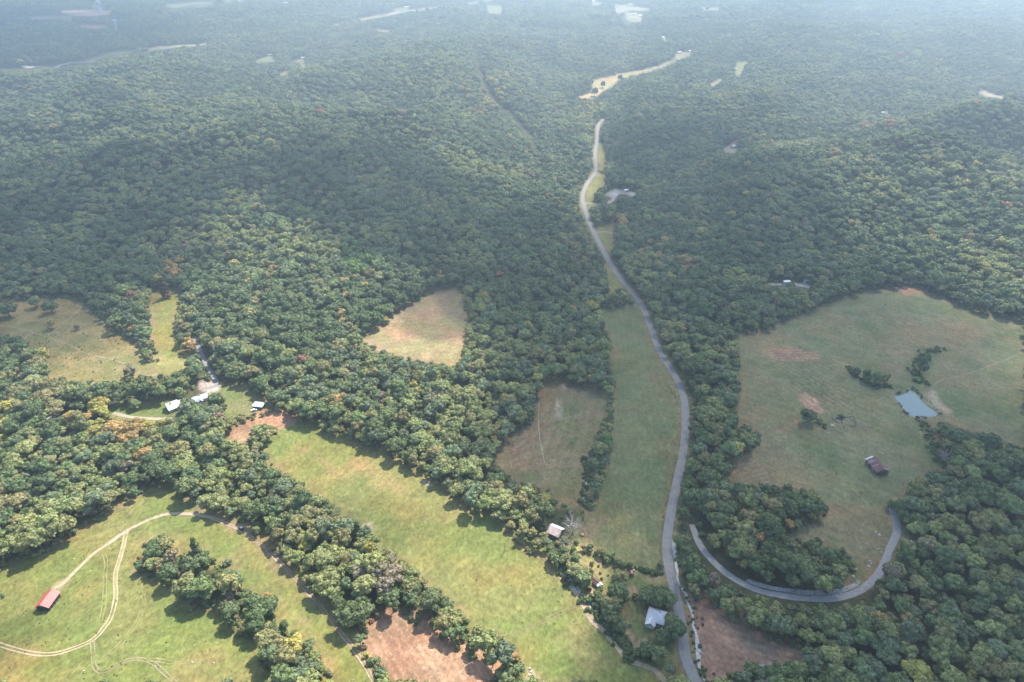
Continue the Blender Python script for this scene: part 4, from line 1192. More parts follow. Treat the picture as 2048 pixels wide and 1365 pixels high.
# green fringe round the pond and down its drain, and along the creeks
for line, cnt, spread, s0 in ((pond_w, 70, 2.5, .4), (hitp(CREEK_W)[:, :2], 120, 4, .6), (hitp(CREEK_E)[:, :2], 80, 5.2, .30), (hitp(CREEK_M)[:, :2], 70, 3, .5),
                              (hitp(Zm(1536,682,[(1230,650),(1290,760),(1340,900),(1400,1010)]))[:, :2], 90, 4, .45), (hitp(Zm(1536,682,[(1240,340),(1180,290),(1190,180),(1260,90),(1400,70)]))[:, :2], 110, 4, .5),
                              (hitp(Zm(1536,682,[(640,220),(720,300),(850,360),(980,370)]))[:, :2], 60, 2.5, .5), (hitp(Zm(1024,1023,[(900,430),(1000,470),(1100,490),(1190,510)],s5))[:, :2], 40, 1.6, .5),
                              (hitp(P([(1336,770),(1352,800),(1357,850),(1352,920),(1340,980),(1328,1030),(1321,1090),(1324,1140)]))[:, :2], 190, .8, .11)):
    q = dense(line, False, 20); k = rng.integers(0, len(q), cnt)
    p = q[k] + rng.normal(size=(cnt, 2)) * spread * .5
    ok = sdist(p[:, 0], p[:, 1], pond_w) < -.6; p = p[ok]
    wx.append(p[:, 0]); wy.append(p[:, 1]); wsz.append(s0 * (.5 + rng.random(len(p)))); wt.append(np.tile((.09, .13, .045), (len(p), 1)) * (.7 + .7 * rng.random((len(p), 1))))
for nme, cnt in (('stubble_field', 230), ('bottom_field', 60)):
    poly = FW[nme][0]; lo = poly.min(0); hi = poly.max(0)
    p = lo + rng.random((cnt * 2, 2)) * (hi - lo); p = p[inside(p[:, 0], p[:, 1], poly)]
    wx.append(p[:, 0]); wy.append(p[:, 1]); wsz.append(.05 + .09 * rng.random(len(p))); wt.append(np.tile((.52, .42, .31), (len(p), 1)))
wx = np.concatenate(wx); wy = np.concatenate(wy); wsz = np.concatenate(wsz); wt = np.concatenate(wt)
k = (seg_dist(wx, wy, road_w, False) > 3.4) & (seg_dist(wx, wy, lane_w, False) > 2.8)
wx, wy, wsz, wt = wx[k], wy[k], wsz[k], wt[k]
scatter('weeds', np.stack([wx, wy, height(wx, wy) - .1], -1), 13 + rng.integers(0, 3, len(wx)), rng.random(len(wx)) * 6.28, np.stack([wsz, wsz, wsz * .8], -1), wt)

# --- trees one can tell apart
def tree(name, x, y, s, sz, rot, crown, trunk, tint, label, cat, group=None, crown_name='crown', trunk_name='trunk'):
    t = empty(name, (x, y, hz(x, y) - .2), rot, label, cat, group)
    t.scale = (s, s, s * sz)
    c = link(crown_name, crown, t); c['tint'] = [float(a) for a in tint]
    if trunk: link(trunk_name, trunk, t)
    return t
SIZEW = lambda s: 'tall' if s > 1.05 else ('middling' if s > .75 else 'low')
mine = [i for i in order if score[i] > 0]
def thirds(vals, words):
    r = np.argsort(np.argsort(vals)); n = len(vals)
    return [words[min(2, int(3 * k / n))] for k in r]
words_for = {}
for k, (ph, poly) in enumerate(REGIONS):
    m = [i for i in mine if reg[i] == k]
    if not m: continue
    a = thirds(TV[m], ('upper', 'middle', 'lower')); b = thirds(TU[m], ('left', 'centre', 'right'))
    by = {}
    for i, va, vb in zip(m, a, b):
        shrub = TS[i] < .5
        by.setdefault('%s %s %s, %s %s in %s' % ('bushy' if shrub else SIZEW(TS[i]), PNAMES[TP_[i]], 'shrub' if shrub else 'tree', va, vb, ph), []).append(i)
    ordw = ('first', 'second', 'third', 'fourth', 'fifth', 'sixth', 'seventh', 'eighth', 'ninth')
    for lab, ids in by.items():
        ids.sort(key=lambda i: TU[i])
        for q, i in enumerate(ids):
            words_for[i] = lab if len(ids) == 1 else ('%s from left, %s' % (ordw[min(q, 8)], lab))
for i in mine:
    ph = REGIONS[reg[i]][0]
    if TS[i] < .5: tree('shrub', TX[i], TY[i], TS[i] * 2.2, TSZ[i], TROT[i], SHRUB[TVAR[i] % 3], STEM, TINT[i], words_for[i], 'shrub', 'shrubs in the ' + ph, 'foliage', 'stem')
    else: tree('broadleaf_tree', TX[i], TY[i], TS[i], TSZ[i], TROT[i], BROAD[TVAR[i]], TRUNK[TVAR[i] % 3], TINT[i], words_for[i], 'tree', 'trees in the ' + ph)

def at(u, v): return hit(u, v)[0]
def lone(u, v, wpx, colour, label, kind='broad', var=0, hfac=1.0, cat=None, group=None):
    """u, v: foot of the tree in the photograph, wpx: width of its crown there"""
    p = at(u, v); dep = float(project(*p)[2]); w = wpx * dep / FPX
    tint = PAL[colour] if isinstance(colour, str) else colour
    if kind == 'broad': tree('broadleaf_tree', p[0], p[1], w / 9.6, hfac, var * 1.3, ROUND[var % 3], TRUNK[var % 3], tint, label, cat or 'tree', group)
    elif kind == 'cone': tree('cedar_tree', p[0], p[1], w / 6.2, hfac, var * 1.3, CONE[var % 2], TRUNK[0], tint, label, cat or 'tree', group)
    elif kind == 'shrub': tree('shrub', p[0], p[1], w / 5.0, hfac, var * 1.3, SHRUB[var % 3], STEM, tint, label, cat or 'shrub', group, 'foliage', 'stem')
    elif kind == 'bare':
        t = empty('bare_tree', p, var, label, cat or 'tree', group); t.scale = (w / 9.5,) * 3; t.scale.z *= hfac
        link('branches', BARE[var % 2], t)
lone(1614, 846, 32, 'dark green', 'round dark green tree alone in the pond pasture beside the ruined foundation', var=2, hfac=.8)
lone(20, 634, 34, 'dark green', 'large dark round tree at left end of the rough meadow', var=1, hfac=.85)
lone(75, 615, 24, 'light green', 'light green rounded tree at the forest edge of the rough meadow', var=3, hfac=.95)
lone(104, 626, 28, 'dark green', 'dark green round tree standing out in the rough meadow', var=4, hfac=.85)
lone(105, 658, 20, 'yellow green', 'small yellowish green tree beside the meadow footpath', var=5, hfac=.85)
lone(155, 660, 12, 'grey brown', 'small greyish tree in the middle of rough meadow', var=6, hfac=.9)
lone(220, 672, 14, 'yellow green', 'yellowish green bush at lower edge of rough meadow', 'shrub', 0)
lone(86, 726, 34, 'yellow green', 'broad yellow green tree at lower left of rough meadow', var=7, hfac=.85)
lone(262, 752, 26, 'grey brown', 'dark brownish round tree between meadow and mown strip', var=0, hfac=.8)
lone(332, 597, 20, (.13, .06, .04), 'reddish brown narrow conifer at upper end of the mown strip', 'cone', 0, 1.0)
lone(386, 736, 28, 'bluish green', 'spreading grey green tree beside the farm lane', var=3, hfac=.75)
lone(362, 790, 24, 'mid green', 'green tree on the slope just behind the white roofed farmhouse', var=5, hfac=.8)
lone(272, 818, 24, 'mid green', 'spreading tree on the farm lawn left of the farmhouse', var=2, hfac=.75)
lone(200, 827, 34, 'yellow green', 'yellow green tree where the farm lane meets the lawn', var=1)
lone(438, 822, 36, 'dark green', 'dense dark tree on the garden lawn behind the grey roofed house', var=6)
for k, (u, v, w, c) in enumerate(((1710, 752, 18, 'dark green'), (1728, 764, 24, 'dark green'), (1748, 770, 26, 'mid green'), (1768, 768, 22, 'olive'))):
    lone(u, v, w, c, ['narrow dark bush at the upper end of the hollow left of pond', 'dark bush second in the hollow left of the pond', 'large green bush in the hollow left of the pond', 'olive bush nearest the pond in the left hollow'][k], 'shrub', k, 1.5, group='bushes in the hollow by the pond')
lone(1838, 748, 28, 'dark green', 'dark tall bush above the upper end of the pond', 'shrub', 1, 1.9)
lone(1850, 728, 18, 'dark green', 'upper dark bush in the gully above the pond', 'shrub', 2, 1.7)
lone(1832, 762, 16, 'fresh green', 'bright green low shrub at the inlet of the pond', 'shrub', 0, .8)
for k, (u, v, w, h) in enumerate(((1205, 176, 11, 1.1), (1189, 193, 14, 1.1), (1174, 180, 14, 1.2), (1240, 162, 11, 1.0), (1182, 172, 10, 1.2), (1113, 178, 12, 1.0))):
    lone(u, v, w, 'dark green', ['lone dark tree in the middle of the distant hayfield', 'dark tree at the lower tip of the distant hayfield', 'tall dark tree at left edge of the distant hayfield', 'dark tree on the right slope of the distant hayfield', 'slim dark tree beside the tall one left of the distant hayfield', 'dark tree left of the distant hayfield near a pale gap'][k], 'broad', k, h, group='trees around the distant hayfield')
lone(1145, 1068, 42, (.3,.3,.3), 'large bare grey tree beside the rusty two tone barn', 'bare', 0, .75)
lone(1128, 1096, 28, (.3,.3,.3), 'bare grey tree below the rusty two tone barn', 'bare', 1, .7)
lone(385, 1206, 20, (.3,.3,.3), 'small bare grey tree at the left edge of the copse', 'bare', 1, .55)
lone(372, 922, 20, (.3,.3,.3), 'bare grey tree in the wooded belt near the garden', 'bare', 0, .9)
lone(60, 838, 18, (.3,.3,.3), 'bare grey tree among yellow crowns beside the left lane', 'bare', 1, .7)
lone(188, 1030, 24, (.3,.3,.3), 'bare grey tree at the edge of the mixed wood', 'bare', 0, .5)
lone(1885, 925, 30, (.3,.3,.3), 'bare grey tree below the pond drain at the forest edge', 'bare', 1, .7)
lone(914, 950, 16, (.3,.3,.3), 'bare grey tree on the slope above the bright pasture', 'bare', 0, .8)
lone(402, 1132, 34, 'dark green', 'dark pointed cedar standing out of the copse', 'cone', 1, 1.0)
lone(740, 890, 30, 'dark green', 'dark rounded cedar at the top edge of the bright pasture', 'cone', 0, .85)
lone(718, 1075, 28, 'dark green', 'dark cedar beside the bare patch in the bright pasture', 'cone', 1, .7)
zz7 = lambda a, b: (1024 + a / s5, 1023 + b / s5)
for k, (a, b, w, c) in enumerate(((575, 315, 16, 'grey brown'), (618, 318, 18, 'mid green'), (712, 360, 22, 'olive'), (775, 395, 26, 'light green'), (850, 445, 22, 'dark green'), (945, 455, 12, 'dark green'), (860, 655, 12, 'yellow green'), (1180, 455, 14, 'dark green'), (700, 640, 16, 'fresh green'), (630, 490, 12, 'mid green'))):
    u, v = zz7(a, b)
    lone(u, v, w, c, ['grey shrub at the foot of the valley field', 'green shrub beside the grey one at foot of valley field', 'olive bush above the long rusty shed', 'light green bush right of the olive bush', 'dark bush beside the red farm machine', 'small dark bush behind the red farm machine', 'small yellow green bush above the house lawn', 'dark bush by the roadside at the end of the ditch', 'fresh green weeds at the white end of the long shed', 'green bush at the far end of the long shed'][k], 'shrub', k, 1.25, group='bushes about the farm yard')
for k, (a, b, w, c, h) in enumerate(((1060, 735, 36, 'dark green', .85), (1150, 750, 40, 'dark green', .9), (1240, 760, 36, 'mid green', .85), (1215, 690, 30, 'dark green', .85), (1290, 1000, 44, 'dark green', .95), (1200, 1040, 34, 'dark green', .8), (1270, 900, 30, 'mid green', .8))):
    u, v = zz7(a, b)
    lone(u, v, w, c, ['dark tree leftmost in the clump above the grey roofed hip house', 'dark tree in the middle of the clump above the hip roofed house', 'green tree by the road above the hip roofed house', 'dark tree at the back of the clump above the hip roofed house', 'large dark tree between the hip roofed house and the road', 'dark tree lowest in front of the hip roofed house', 'green tree overhanging the right corner of the hip roofed house'][k], 'broad', k, h, group='trees around the hip roofed house')
for k, (a, b, w, c) in enumerate(((840, 690, 40, 'dark green'), (770, 800, 36, 'olive'), (850, 950, 34, 'dark green'), (1080, 1140, 34, 'dark green'), (1160, 1190, 36, 'mid green'), (570, 590, 40, 'mid green'), (520, 520, 30, 'dark green'), (850, 560, 30, 'olive'))):
    u, v = zz7(a, b)
    lone(u, v, w, c, ['dark tree on the creek bank left of the lawn', 'olive tree leaning over the creek left of the lawn', 'dark round tree at the lower left corner of house lawn', 'dark tree beside the creek below the lawn', 'green tree at lower end of house lawn', 'big green tree between creek and long rusty shed', 'dark tree on the creek above the long shed', 'olive tree between the long shed and the red farm machine'][k], 'broad', k + 1, .8, group='trees on the creek bank by the farm')
lone(1502, 1352, 34, 'mid green', 'green tree standing over the pool at the foot of the brown field', var=4, hfac=.95)
lone(1462, 1362, 24, 'olive', 'olive tree at the lower edge of the brown field', var=2, hfac=.85)
lone(1590, 1362, 44, 'light green', 'light green tree right of the stream pool', var=5, hfac=.95)

for k, (u, v, w) in enumerate(((1799, 1030, 34), (1782, 1020, 22), (1806, 1048, 30))):
    lone(u, v, w, 'dark green', ['dark tree closing the upper end of the gravel lane', 'small dark tree left of the gravel lane end', 'dark tree right beside the top bend of the gravel lane'][k], 'broad', k, .9)
# dead tree on the bright pasture
p = at(1009, 1104)
t = empty('dead_tree', p, 0, 'thin dead tree trunk standing alone in the bright pasture', 'tree')
MB().tube((0, 0, -.3), (.1, 0, 7.5), .2, .05, 6).build('trunk', m_greybark, t)
for a, z in ((.4, 4.2), (2.6, 5.0), (4.4, 3.2)):
    MB().tube((0, 0, z), (math.cos(a) * 1.3, math.sin(a) * 1.3, z + 1.1), .07, .03, 5).build('branch', m_greybark, t)

# ------------------------------------------------------------------ buildings
def frame_from_ridge(a, b, rh):
    """where the ridge seen between two points of the photograph stands: middle on the ground, turn, length"""
    pa = at_h(a, rh); pb = at_h(b, rh)
    mid = (pa + pb) / 2; d = pb - pa
    return mid[0], mid[1], math.atan2(d[1], d[0]), float(np.hypot(d[0], d[1]))
def at_h(uv, h): return hit(uv[0], uv[1], h)[0]

def gable(parent, L, W, eave, ridge, mats, over=.5, sheets=0, sheet_tints=None, open_side=False, doors=(), windows=(), plank=False, chimney=None, gable_mat=None, ridge_off=0.0):
    wm, rm, dm = mats
    h = eave; mb = MB()
    x0, x1, y0, y1 = -L / 2, L / 2, -W / 2, W / 2; yr = ridge_off
    mb.add([(x0,y0,-.6),(x1,y0,-.6),(x1,y1,-.6),(x0,y1,-.6),(x0,y0,h),(x1,y0,h),(x1,y1,h),(x0,y1,h)], [(0,1,5,4),(2,3,7,6),(1,2,6,5),(3,0,4,7)])
    mb.build('wall', wm, parent)
    for x in (x0 + .004, x1 - .004):
        g = MB(); e = .05 if x > 0 else -.05
        g.add([(x,y0,h),(x,y1,h),(x,yr,ridge-.05),(x+e,y0,h),(x+e,y1,h),(x+e,yr,ridge-.05)], [(0,2,1),(3,4,5),(0,1,4,3),(1,2,5,4),(2,0,3,5)])
        g.build('gable_end', gable_mat or wm, parent)
    def slope(sy):
        ye = y0 if sy < 0 else y1
        k = (ridge - eave) / abs(ye - yr)
        return ye + sy * over, eave - over * k
    for sy in (-1, 1):
        ye, ze = slope(sy)
        if not sheets:
            r = MB(); r.slab([(x0-over,ye,ze),(x1+over,ye,ze),(x1+over,yr,ridge),(x0-over,yr,ridge)], .14); ro = r.build('roof', rm, parent)
            sm = MB()
            n = max(3, int((L + 2 * over) / 1.3))
            for i in range(n + 1):
                xx = x0 - over + .04 + (L + 2 * over - .08) * i / n
                sm.add([(xx-.05,ye,ze+.002),(xx+.05,ye,ze+.002),(xx+.05,yr,ridge+.002),(xx-.05,yr,ridge+.002),(xx-.05,ye,ze+.07),(xx+.05,ye,ze+.07),(xx+.05,yr,ridge+.07),(xx-.05,yr,ridge+.07)], [(4,5,6,7),(0,4,7,3),(1,2,6,5),(0,1,5,4)])
            s = sm.build('seam', rm, ro); s['kind'] = 'stuff'
        else:
            n = sheets; ro = empty('roof', (0,0,0)); ro.parent = parent
            for i in range(n):
                a = x0 - over + (L + 2 * over) * i / n + .012; b = x0 - over + (L + 2 * over) * (i + 1) / n - .012
                r = MB(); dz = random.uniform(-.03, .03); de = random.uniform(-.15, .15)
                r.slab([(a,ye+sy*de*.3,ze+dz),(b,ye+sy*de*.3,ze+dz),(b,yr,ridge+dz),(a,yr,ridge+dz)], .06)
                m = sheet_tints(sy, i, n) if sheet_tints else rm
                r.build('roof_sheet', m, ro)
    rc = MB(); rc.tube((x0 - over, yr, ridge + .02), (x1 + over, yr, ridge + .02), .13, .13, 6); rc.build('ridge_cap', rm, parent)
    for (side, pos, w, hh, zb_) in doors:
        d = MB()
        if side == 'x-': d.box((x0 - .08, pos, zb_ + hh / 2), (.1, w, hh))
        elif side == 'x+': d.box((x1 + .08, pos, zb_ + hh / 2), (.1, w, hh))
        elif side == 'y-': d.box((pos, y0 - .05, zb_ + hh / 2), (w, .1, hh))
        else: d.box((pos, y1 + .05, zb_ + hh / 2), (w, .1, hh))
        d.build('door', dm, parent)
    for (side, pos, w, hh, zb_) in windows:
        f = MB(); g = MB()
        if side in ('y-', 'y+'):
            yy = (y0 - .04) if side == 'y-' else (y1 + .04)
            f.box((pos, yy, zb_ + hh / 2), (w + .2, .08, hh + .2)); g.box((pos, yy + (-.03 if side == 'y-' else .03), zb_ + hh / 2), (w, .06, hh))
        else:
            xx = (x0 - .09) if side == 'x-' else (x1 + .09)
            f.box((xx, pos, zb_ + hh / 2), (.08, w + .2, hh + .2)); g.box((xx + (-.03 if side == 'x-' else .03), pos, zb_ + hh / 2), (.06, w, hh))
        wf = f.build('window', m_whitepaint, parent); g.build('pane', m_glass, wf)
    if chimney:
        c = MB(); c.box((chimney[0], chimney[1], ridge - .2), (.8, .8, 2.2)); c.build('chimney', m_stone, parent)

# barn with the red metal roof
x, y, a, L = frame_from_ridge((80, 1208), (103, 1179), 5.4)
t = empty('red_roofed_barn', (x, y, hz(x, y)), a, 'open dark barn with a bright red metal roof on the pasture', 'barn')
gable(t, L * .96, 6.4, 3.3, 5.3, (m_boards_shade, m_redmetal, m_darkpaint), .65, doors=(('x-', 1.2, 2.0, 2.5, 0), ('x-', -1.5, 1.4, 2.2, 0.0), ('y-', 0, 4.0, 2.5, 0)), gable_mat=m_greymetal)  # dark walls and doors stand in for the shade of its open sides
for k in range(5):
    MB().box((-L * .45 + L * .9 * k / 4, -3.5, 1.4), (.22, .22, 3.6)).build('post', m_boards, t)

# weathered barn in the right pasture
x, y, a, L = frame_from_ridge((1746, 913), (1768, 938), 5.2)
t = empty('weathered_barn', (x, y, hz(x, y)), a, 'long weathered barn with a rusty roof patched by pale sheets', 'barn')
def barn_sheets(sy, i, n):
    if sy < 0 and i == 0: return m_palemetal
    if (sy < 0 and i in (2, 3, 6)) or (sy > 0 and i == 9): return m_greyrust
    return m_rust
gable(t, L, 8.2, 3.2, 5.2, (m_boards, m_rust, m_darkpaint), .5, sheets=11, sheet_tints=barn_sheets, doors=(('x+', 0, 2.6, 2.6, 0), ('x+', -2.9, 1.3, 2.1, 0), ('y-', -2, 1.6, 2.3, 0)))
for k in range(7):
    MB().box((-L * .45 + L * .9 * k / 6, -4.16, 1.3), (.16, .1, 3.4)).build('batten', m_palemetal if k % 3 == 1 else m_boards_shade, t)

# two tone rusty barn by the creek
x, y, a, L = frame_from_ridge((1100, 1050), (1123, 1060), 5.0)
t = empty('two_tone_barn', (x, y, hz(x, y)), a, 'small barn, upper roof white and lower roof slope streaked with rust', 'barn')
def tt(sy, i, n):
    return m_whitemetal if sy > 0 else (m_rust2 if (i * 7) % 3 else m_rust2)
gable(t, L, 7.4, 2.7, 5.0, (m_boards, m_whitemetal, m_darkpaint), .4, sheets=7, sheet_tints=tt, doors=(('x+', 1.2, 2.4, 2.4, 0), ('x+', -2.2, 1.6, 2.2, 0)))

# long narrow shed
x, y, a, L = frame_from_ridge((1173, 1146), (1202, 1170), 2.8)
t = empty('long_shed', (x, y, hz(x, y)), a, 'long narrow shed with rusty roof and a white sheet at its lower end', 'shed')
def ls(sy, i, n): return m_whitemetal if i >= n - 2 else m_rust
gable(t, L, 2.9, 2.0, 2.8, (m_boards, m_rust, m_darkpaint), .25, sheets=11, sheet_tints=ls, doors=(('x+', 0, 1.2, 1.8, 0), ('y-', 0, 1.2, 1.7, 0)))

# farmhouse, white roof
x, y, a, L = frame_from_ridge((332, 808), (352, 800), 6.0)
t = empty('farmhouse', (x, y, hz(x, y)), a, 'farmhouse with a white metal roof and a stone chimney on the mown lawn', 'house')
gable(t, L, 9.0, 3.0, 6.0, (m_siding, m_whitemetal, m_darkpaint), .7, doors=(('y-', .6, 1.0, 2.1, .2),), windows=(('y-', -2, 1.1, 1.3, 1), ('y-', 2.4, 1.1, 1.3, 1), ('x+', 1.5, 1.1, 1.3, 1), ('x+', -1.8, 1.1, 1.3, 1), ('x-', 0, 1.1, 1.3, 1)), chimney=(-L * .15, -1.2))
w = MB(); w.slab([(L/2+.2,-1.6,2.9),(L/2+3.6,-1.6,2.9),(L/2+3.6,.6,4.6),(L/2+.2,.6,4.6)], .14); w.slab([(L/2+.2,2.8,2.9),(L/2+3.6,2.8,2.9),(L/2+3.6,.6,4.6),(L/2+.2,.6,4.6)], .14)
w.build('wing_roof', m_whitemetal, t)
MB().box((L/2 + 1.7, .6, 1.2), (3.2, 3.6, 3.2)).build('wing', m_siding, t)

# grey roofed house behind it
x, y, a, L = frame_from_ridge((384, 795), (412, 785), 5.0)
t = empty('grey_roofed_house', (x, y, hz(x, y)), a, 'low house with a grey metal roof half hidden by the garden trees', 'house')
gable(t, L, 6.4, 2.8, 4.8, (m_siding, m_greymetal, m_darkpaint), .6, doors=(('y-', 1.6, 1.0, 2.1, .2),), windows=(('y-', -2, 1.1, 1.2, 1), ('y-', 3.4, 1.1, 1.2, 1), ('x+', 0, 1.1, 1.2, 1)), chimney=(0, 0))
MB().box((-1.2, -4.6, 1.1), (3.4, 3.4, 3.0)).build('wing', m_siding, t)
w = MB(); w.slab([(-3.3,-6.6,2.6),(-3.3,-1.4,2.6),(-1.2,-1.4,4.2),(-1.2,-6.6,4.2)], .12); w.slab([(.9,-6.6,2.6),(.9,-1.4,2.6),(-1.2,-1.4,4.2),(-1.2,-6.6,4.2)], .12); w.build('wing_roof', m_greymetal, t)

# carport and its car
x, y, a, L = frame_from_ridge((508, 808), (526, 810), 2.8)
t = empty('carport', (x, y, hz(x, y)), a, 'small open carport with a pale blue grey metal roof', 'carport')
r = MB(); r.slab([(-4.2,-2.6,2.4),(4.2,-2.6,2.4),(4.2,2.6,3.1),(-4.2,2.6,3.1)], .12); r.build('roof', m_bluemetal, t)
for px_ in (-3.8, 3.8):
    for py_ in (-2.3, 2.3): MB().box((px_, py_, 1.1), (.16, .16, 3.2)).build('post', m_boards, t)
MB().box((0, 2.35, 1.2), (7.4, .1, 2.6)).build('back_wall', m_boards, t)

def car(u, v, rz, body, label, cat='car', s=1.0):
    p = at(u, v); t = empty('parked_car', p, rz, label, cat)
    b = MB()
    prof = [(-2.2,.45),(-2.25,.85),(-1.9,1.0),(-1.2,1.05),(-.75,1.5),(.7,1.52),(1.35,1.02),(2.1,.9),(2.25,.6),(2.2,.4)]
    for sy in (-.85, .85): pass
    v_ = [(x_, -.85, z_) for x_, z_ in prof] + [(x_, .85, z_) for x_, z_ in prof]; n = len(prof)
    b.add(v_, [tuple(range(n)), tuple(reversed(range(n, 2*n)))] + [(i, (i+1) % n, (i+1) % n + n, i + n) for i in range(n)])
    b.build('body', body, t)
    g = MB(); g.add([(-1.16,-.78,1.09),(-.80,-.74,1.47),(-.80,.74,1.47),(-1.16,.78,1.09)], [(0,1,2,3)]); g.add([(.76,-.74,1.5),(1.3,-.78,1.07),(1.3,.78,1.07),(.76,.74,1.5)], [(0,1,2,3)])
    for v in g.v: pass
    g.v = [(a_ + (-.03 if a_ < 0 else .03), b_, c_ + .02) for a_, b_, c_ in g.v]; g.build('windscreen', m_glass, t)
    for sy in (-1, 1):
        s_ = MB(); s_.add([(-.95,.862*sy,1.1),(1.1,.862*sy,1.1),(.68,.855*sy,1.42),(-.7,.855*sy,1.42)], [(0,1,2,3)]); s_.build('side_window', m_glass, t)
        for xx in (-1.4, 1.4): MB().tube((xx, sy * .72, .33), (xx, sy * .92, .33), .33, .33, 12).build('wheel', m_rubber, t)
    t.scale = (s,) * 3
    return t
car(508, 822, R(20), m_whitepaint, 'white car parked at the front of the blue grey carport')
car(1233, 393, R(60), m_whitepaint, 'white car by the house in the forest clearing', s=1.3)

# hip roofed house
c = at(1312, 1240)
t = empty('hip_roofed_house', c, R(-22), 'old house with a pale grey metal hip roof on the shaded lawn', 'house')
MB().box((0, 0, 1.3), (8.4, 7.6, 3.8)).build('wall', m_siding, t)
def hip(parent, cx, cy, Lx, Ly, z0, z1, ridge, mat):
    a, b = Lx / 2, Ly / 2; r = ridge / 2
    pts = {'n': [(cx-a,cy+b,z0),(cx+a,cy+b,z0),(cx+r,cy,z1),(cx-r,cy,z1)], 's': [(cx-a,cy-b,z0),(cx+a,cy-b,z0),(cx+r,cy,z1),(cx-r,cy,z1)], 'e': [(cx+a,cy-b,z0),(cx+a,cy+b,z0),(cx+r,cy,z1)], 'w': [(cx-a,cy-b,z0),(cx-a,cy+b,z0),(cx-r,cy,z1)]}
    for k in 'nsew':
        m = MB(); m.slab(pts[k], .12); m.build('roof', mat, parent)
hip(t, 0, 0, 9.6, 8.8, 3.1, 5.6, 1.6, m_greymetal)
MB().box((-2.0, -4.9, 1.1), (4.2, 3.0, 3.2)).build('porch', m_siding, t)
w = MB(); w.slab([(-4.6,-7.0,2.7),(-4.6,-2.6,2.7),(-2,-2.0,4.6),(-2,-7.0,4.6)], .12); w.build('porch_roof', m_palemetal, t)
w = MB(); w.slab([(.6,-7.0,2.7),(.6,-2.6,2.7),(-2,-2.0,4.6),(-2,-7.0,4.6)], .12); w.build('porch_roof', m_greymetal, t)
for px_, py_ in ((-4.0, -6.7), (0, -6.7)): MB().box((px_, py_, 1), (.18, .18, 3.3)).build('post', m_whitepaint, t)
MB().box((1.4, 1.2, 5.1), (.8, .8, 1.6)).build('chimney', m_stone, t)
for xx in (1.6, 3.0):
    f = MB().box((xx, -3.82, 1.6), (1.1, .08, 1.4)).build('window', m_whitepaint, t); MB().box((xx, -3.87, 1.6), (.9, .06, 1.2)).build('pane', m_glass, f)
for yy in (-1.8, 1.6):
    f = MB().box((-4.22, yy, 1.6), (.08, 1.1, 1.4)).build('window', m_whitepaint, t); MB().box((-4.27, yy, 1.6), (.06, .9, 1.2)).build('pane', m_glass, f)

# red tractor with white loader
p = at(1263, 1150)
t = empty('tractor', p, R(82), 'red farm tractor with white implement parked below the valley field', 'tractor')
MB().box((.2, 0, 1.15), (2.6, .75, .7)).build('body', m_redpaint, t)
MB().box((1.1, 0, 1.3), (1.3, .8, .75)).build('bonnet', m_redpaint, t)
MB().box((-.7, 0, 1.5), (.5, .6, .5)).build('seat', m_darkpaint, t)
MB().box((-.75, 0, 2.5), (1.3, 1.3, .08)).build('canopy', m_redpaint, t)
for px_ in (-1.25, -.2):
    for py_ in (-.55, .55): MB().tube((px_, py_, 1.3), (px_, py_, 2.47), .05).build('post', m_darkpaint, t)
for sy in (-1, 1):
    for xx, r_, w_ in ((-.8, .75, .45), (1.5, .45, .3)):
        wh = MB().tube((xx, sy * .65, r_), (xx, sy * (.65 + w_), r_), r_, r_, 14).build('wheel', m_rubber, t)
        MB().tube((xx, sy * (.66 + w_), r_), (xx, sy * (.69 + w_), r_), r_ * .5, r_ * .5, 10).build('rim', m_whitepaint, wh)
MB().box((2.9, 0, .6), (.7, 2.9, .6)).build('bucket', m_whitepaint, t)
for sy in (-1, 1): MB().box((2.0, sy * .6, .95), (1.8, .12, .16), ry=.3).build('loader_arm', m_whitepaint, t)

# side by side vehicle on the shaded track
p = at(484, 1060)
t = empty('utility_vehicle', p, R(-35), 'small dark utility vehicle with a pale roof on the shaded dirt track', 'vehicle')
MB().box((0, 0, .75), (2.9, 1.4, .6)).build('body', m_darkpaint, t)
MB().box((-.2, 0, 1.95), (1.5, 1.35, .07)).build('roof', m_palemetal, t)
MB().box((-1.15, 0, 1.1), (.9, 1.3, .35)).build('cargo_bed', m_darkpaint, t)
for px_ in (-.85, .45):
    for py_ in (-.6, .6): MB().tube((px_, py_, 1), (px_, py_, 1.93), .04).build('roll_bar', m_darkpaint, t)
for xx in (-1, 1):
    for sy in (-1, 1): MB().tube((xx, sy * .6, .35), (xx, sy * .86, .35), .35, .35, 12).build('wheel', m_rubber, t)

# round feeder, fire ring, wagon, pale bags
def lathe_thing(name, uv, prof, mat, label, cat, part, n=16):
    p = at(*uv); t = empty(name, p, 0, label, cat); MB().lathe(prof, n).build(part, mat, t, True); return t
t = lathe_thing('bale_feeder', (1165, 1070), [(1.5,0),(1.5,1.0),(1.42,1.0),(1.42,0)], m_orange, 'rusty orange round hay feeder in the valley field corner', 'hay feeder', 'ring', 20)
MB().lathe([(0,.75),(1.0,.72),(1.3,.4),(1.38,0)], 14).build('hay', m_paledirt, t, True)
for k in range(8):
    q = k * math.pi / 4; MB().tube((1.5*math.cos(q),1.5*math.sin(q),0),(1.2*math.cos(q),1.2*math.sin(q),1.5), .05).build('bar', m_orange, t)
t = lathe_thing('fire_ring', (1259, 1253), [(1.1,0),(1.1,.35),(.8,.35),(.8,.05),(0,.05)], m_darkpaint, 'dark round fire ring on the house lawn', 'fire ring', 'ring')
p = at(1250, 1159); t = empty('hand_cart', p, R(-20), 'small white cart on the grass below the red tractor', 'cart')
MB().box((0, 0, .75), (1.8, 1.0, .5)).build('tray', m_whitepaint, t)
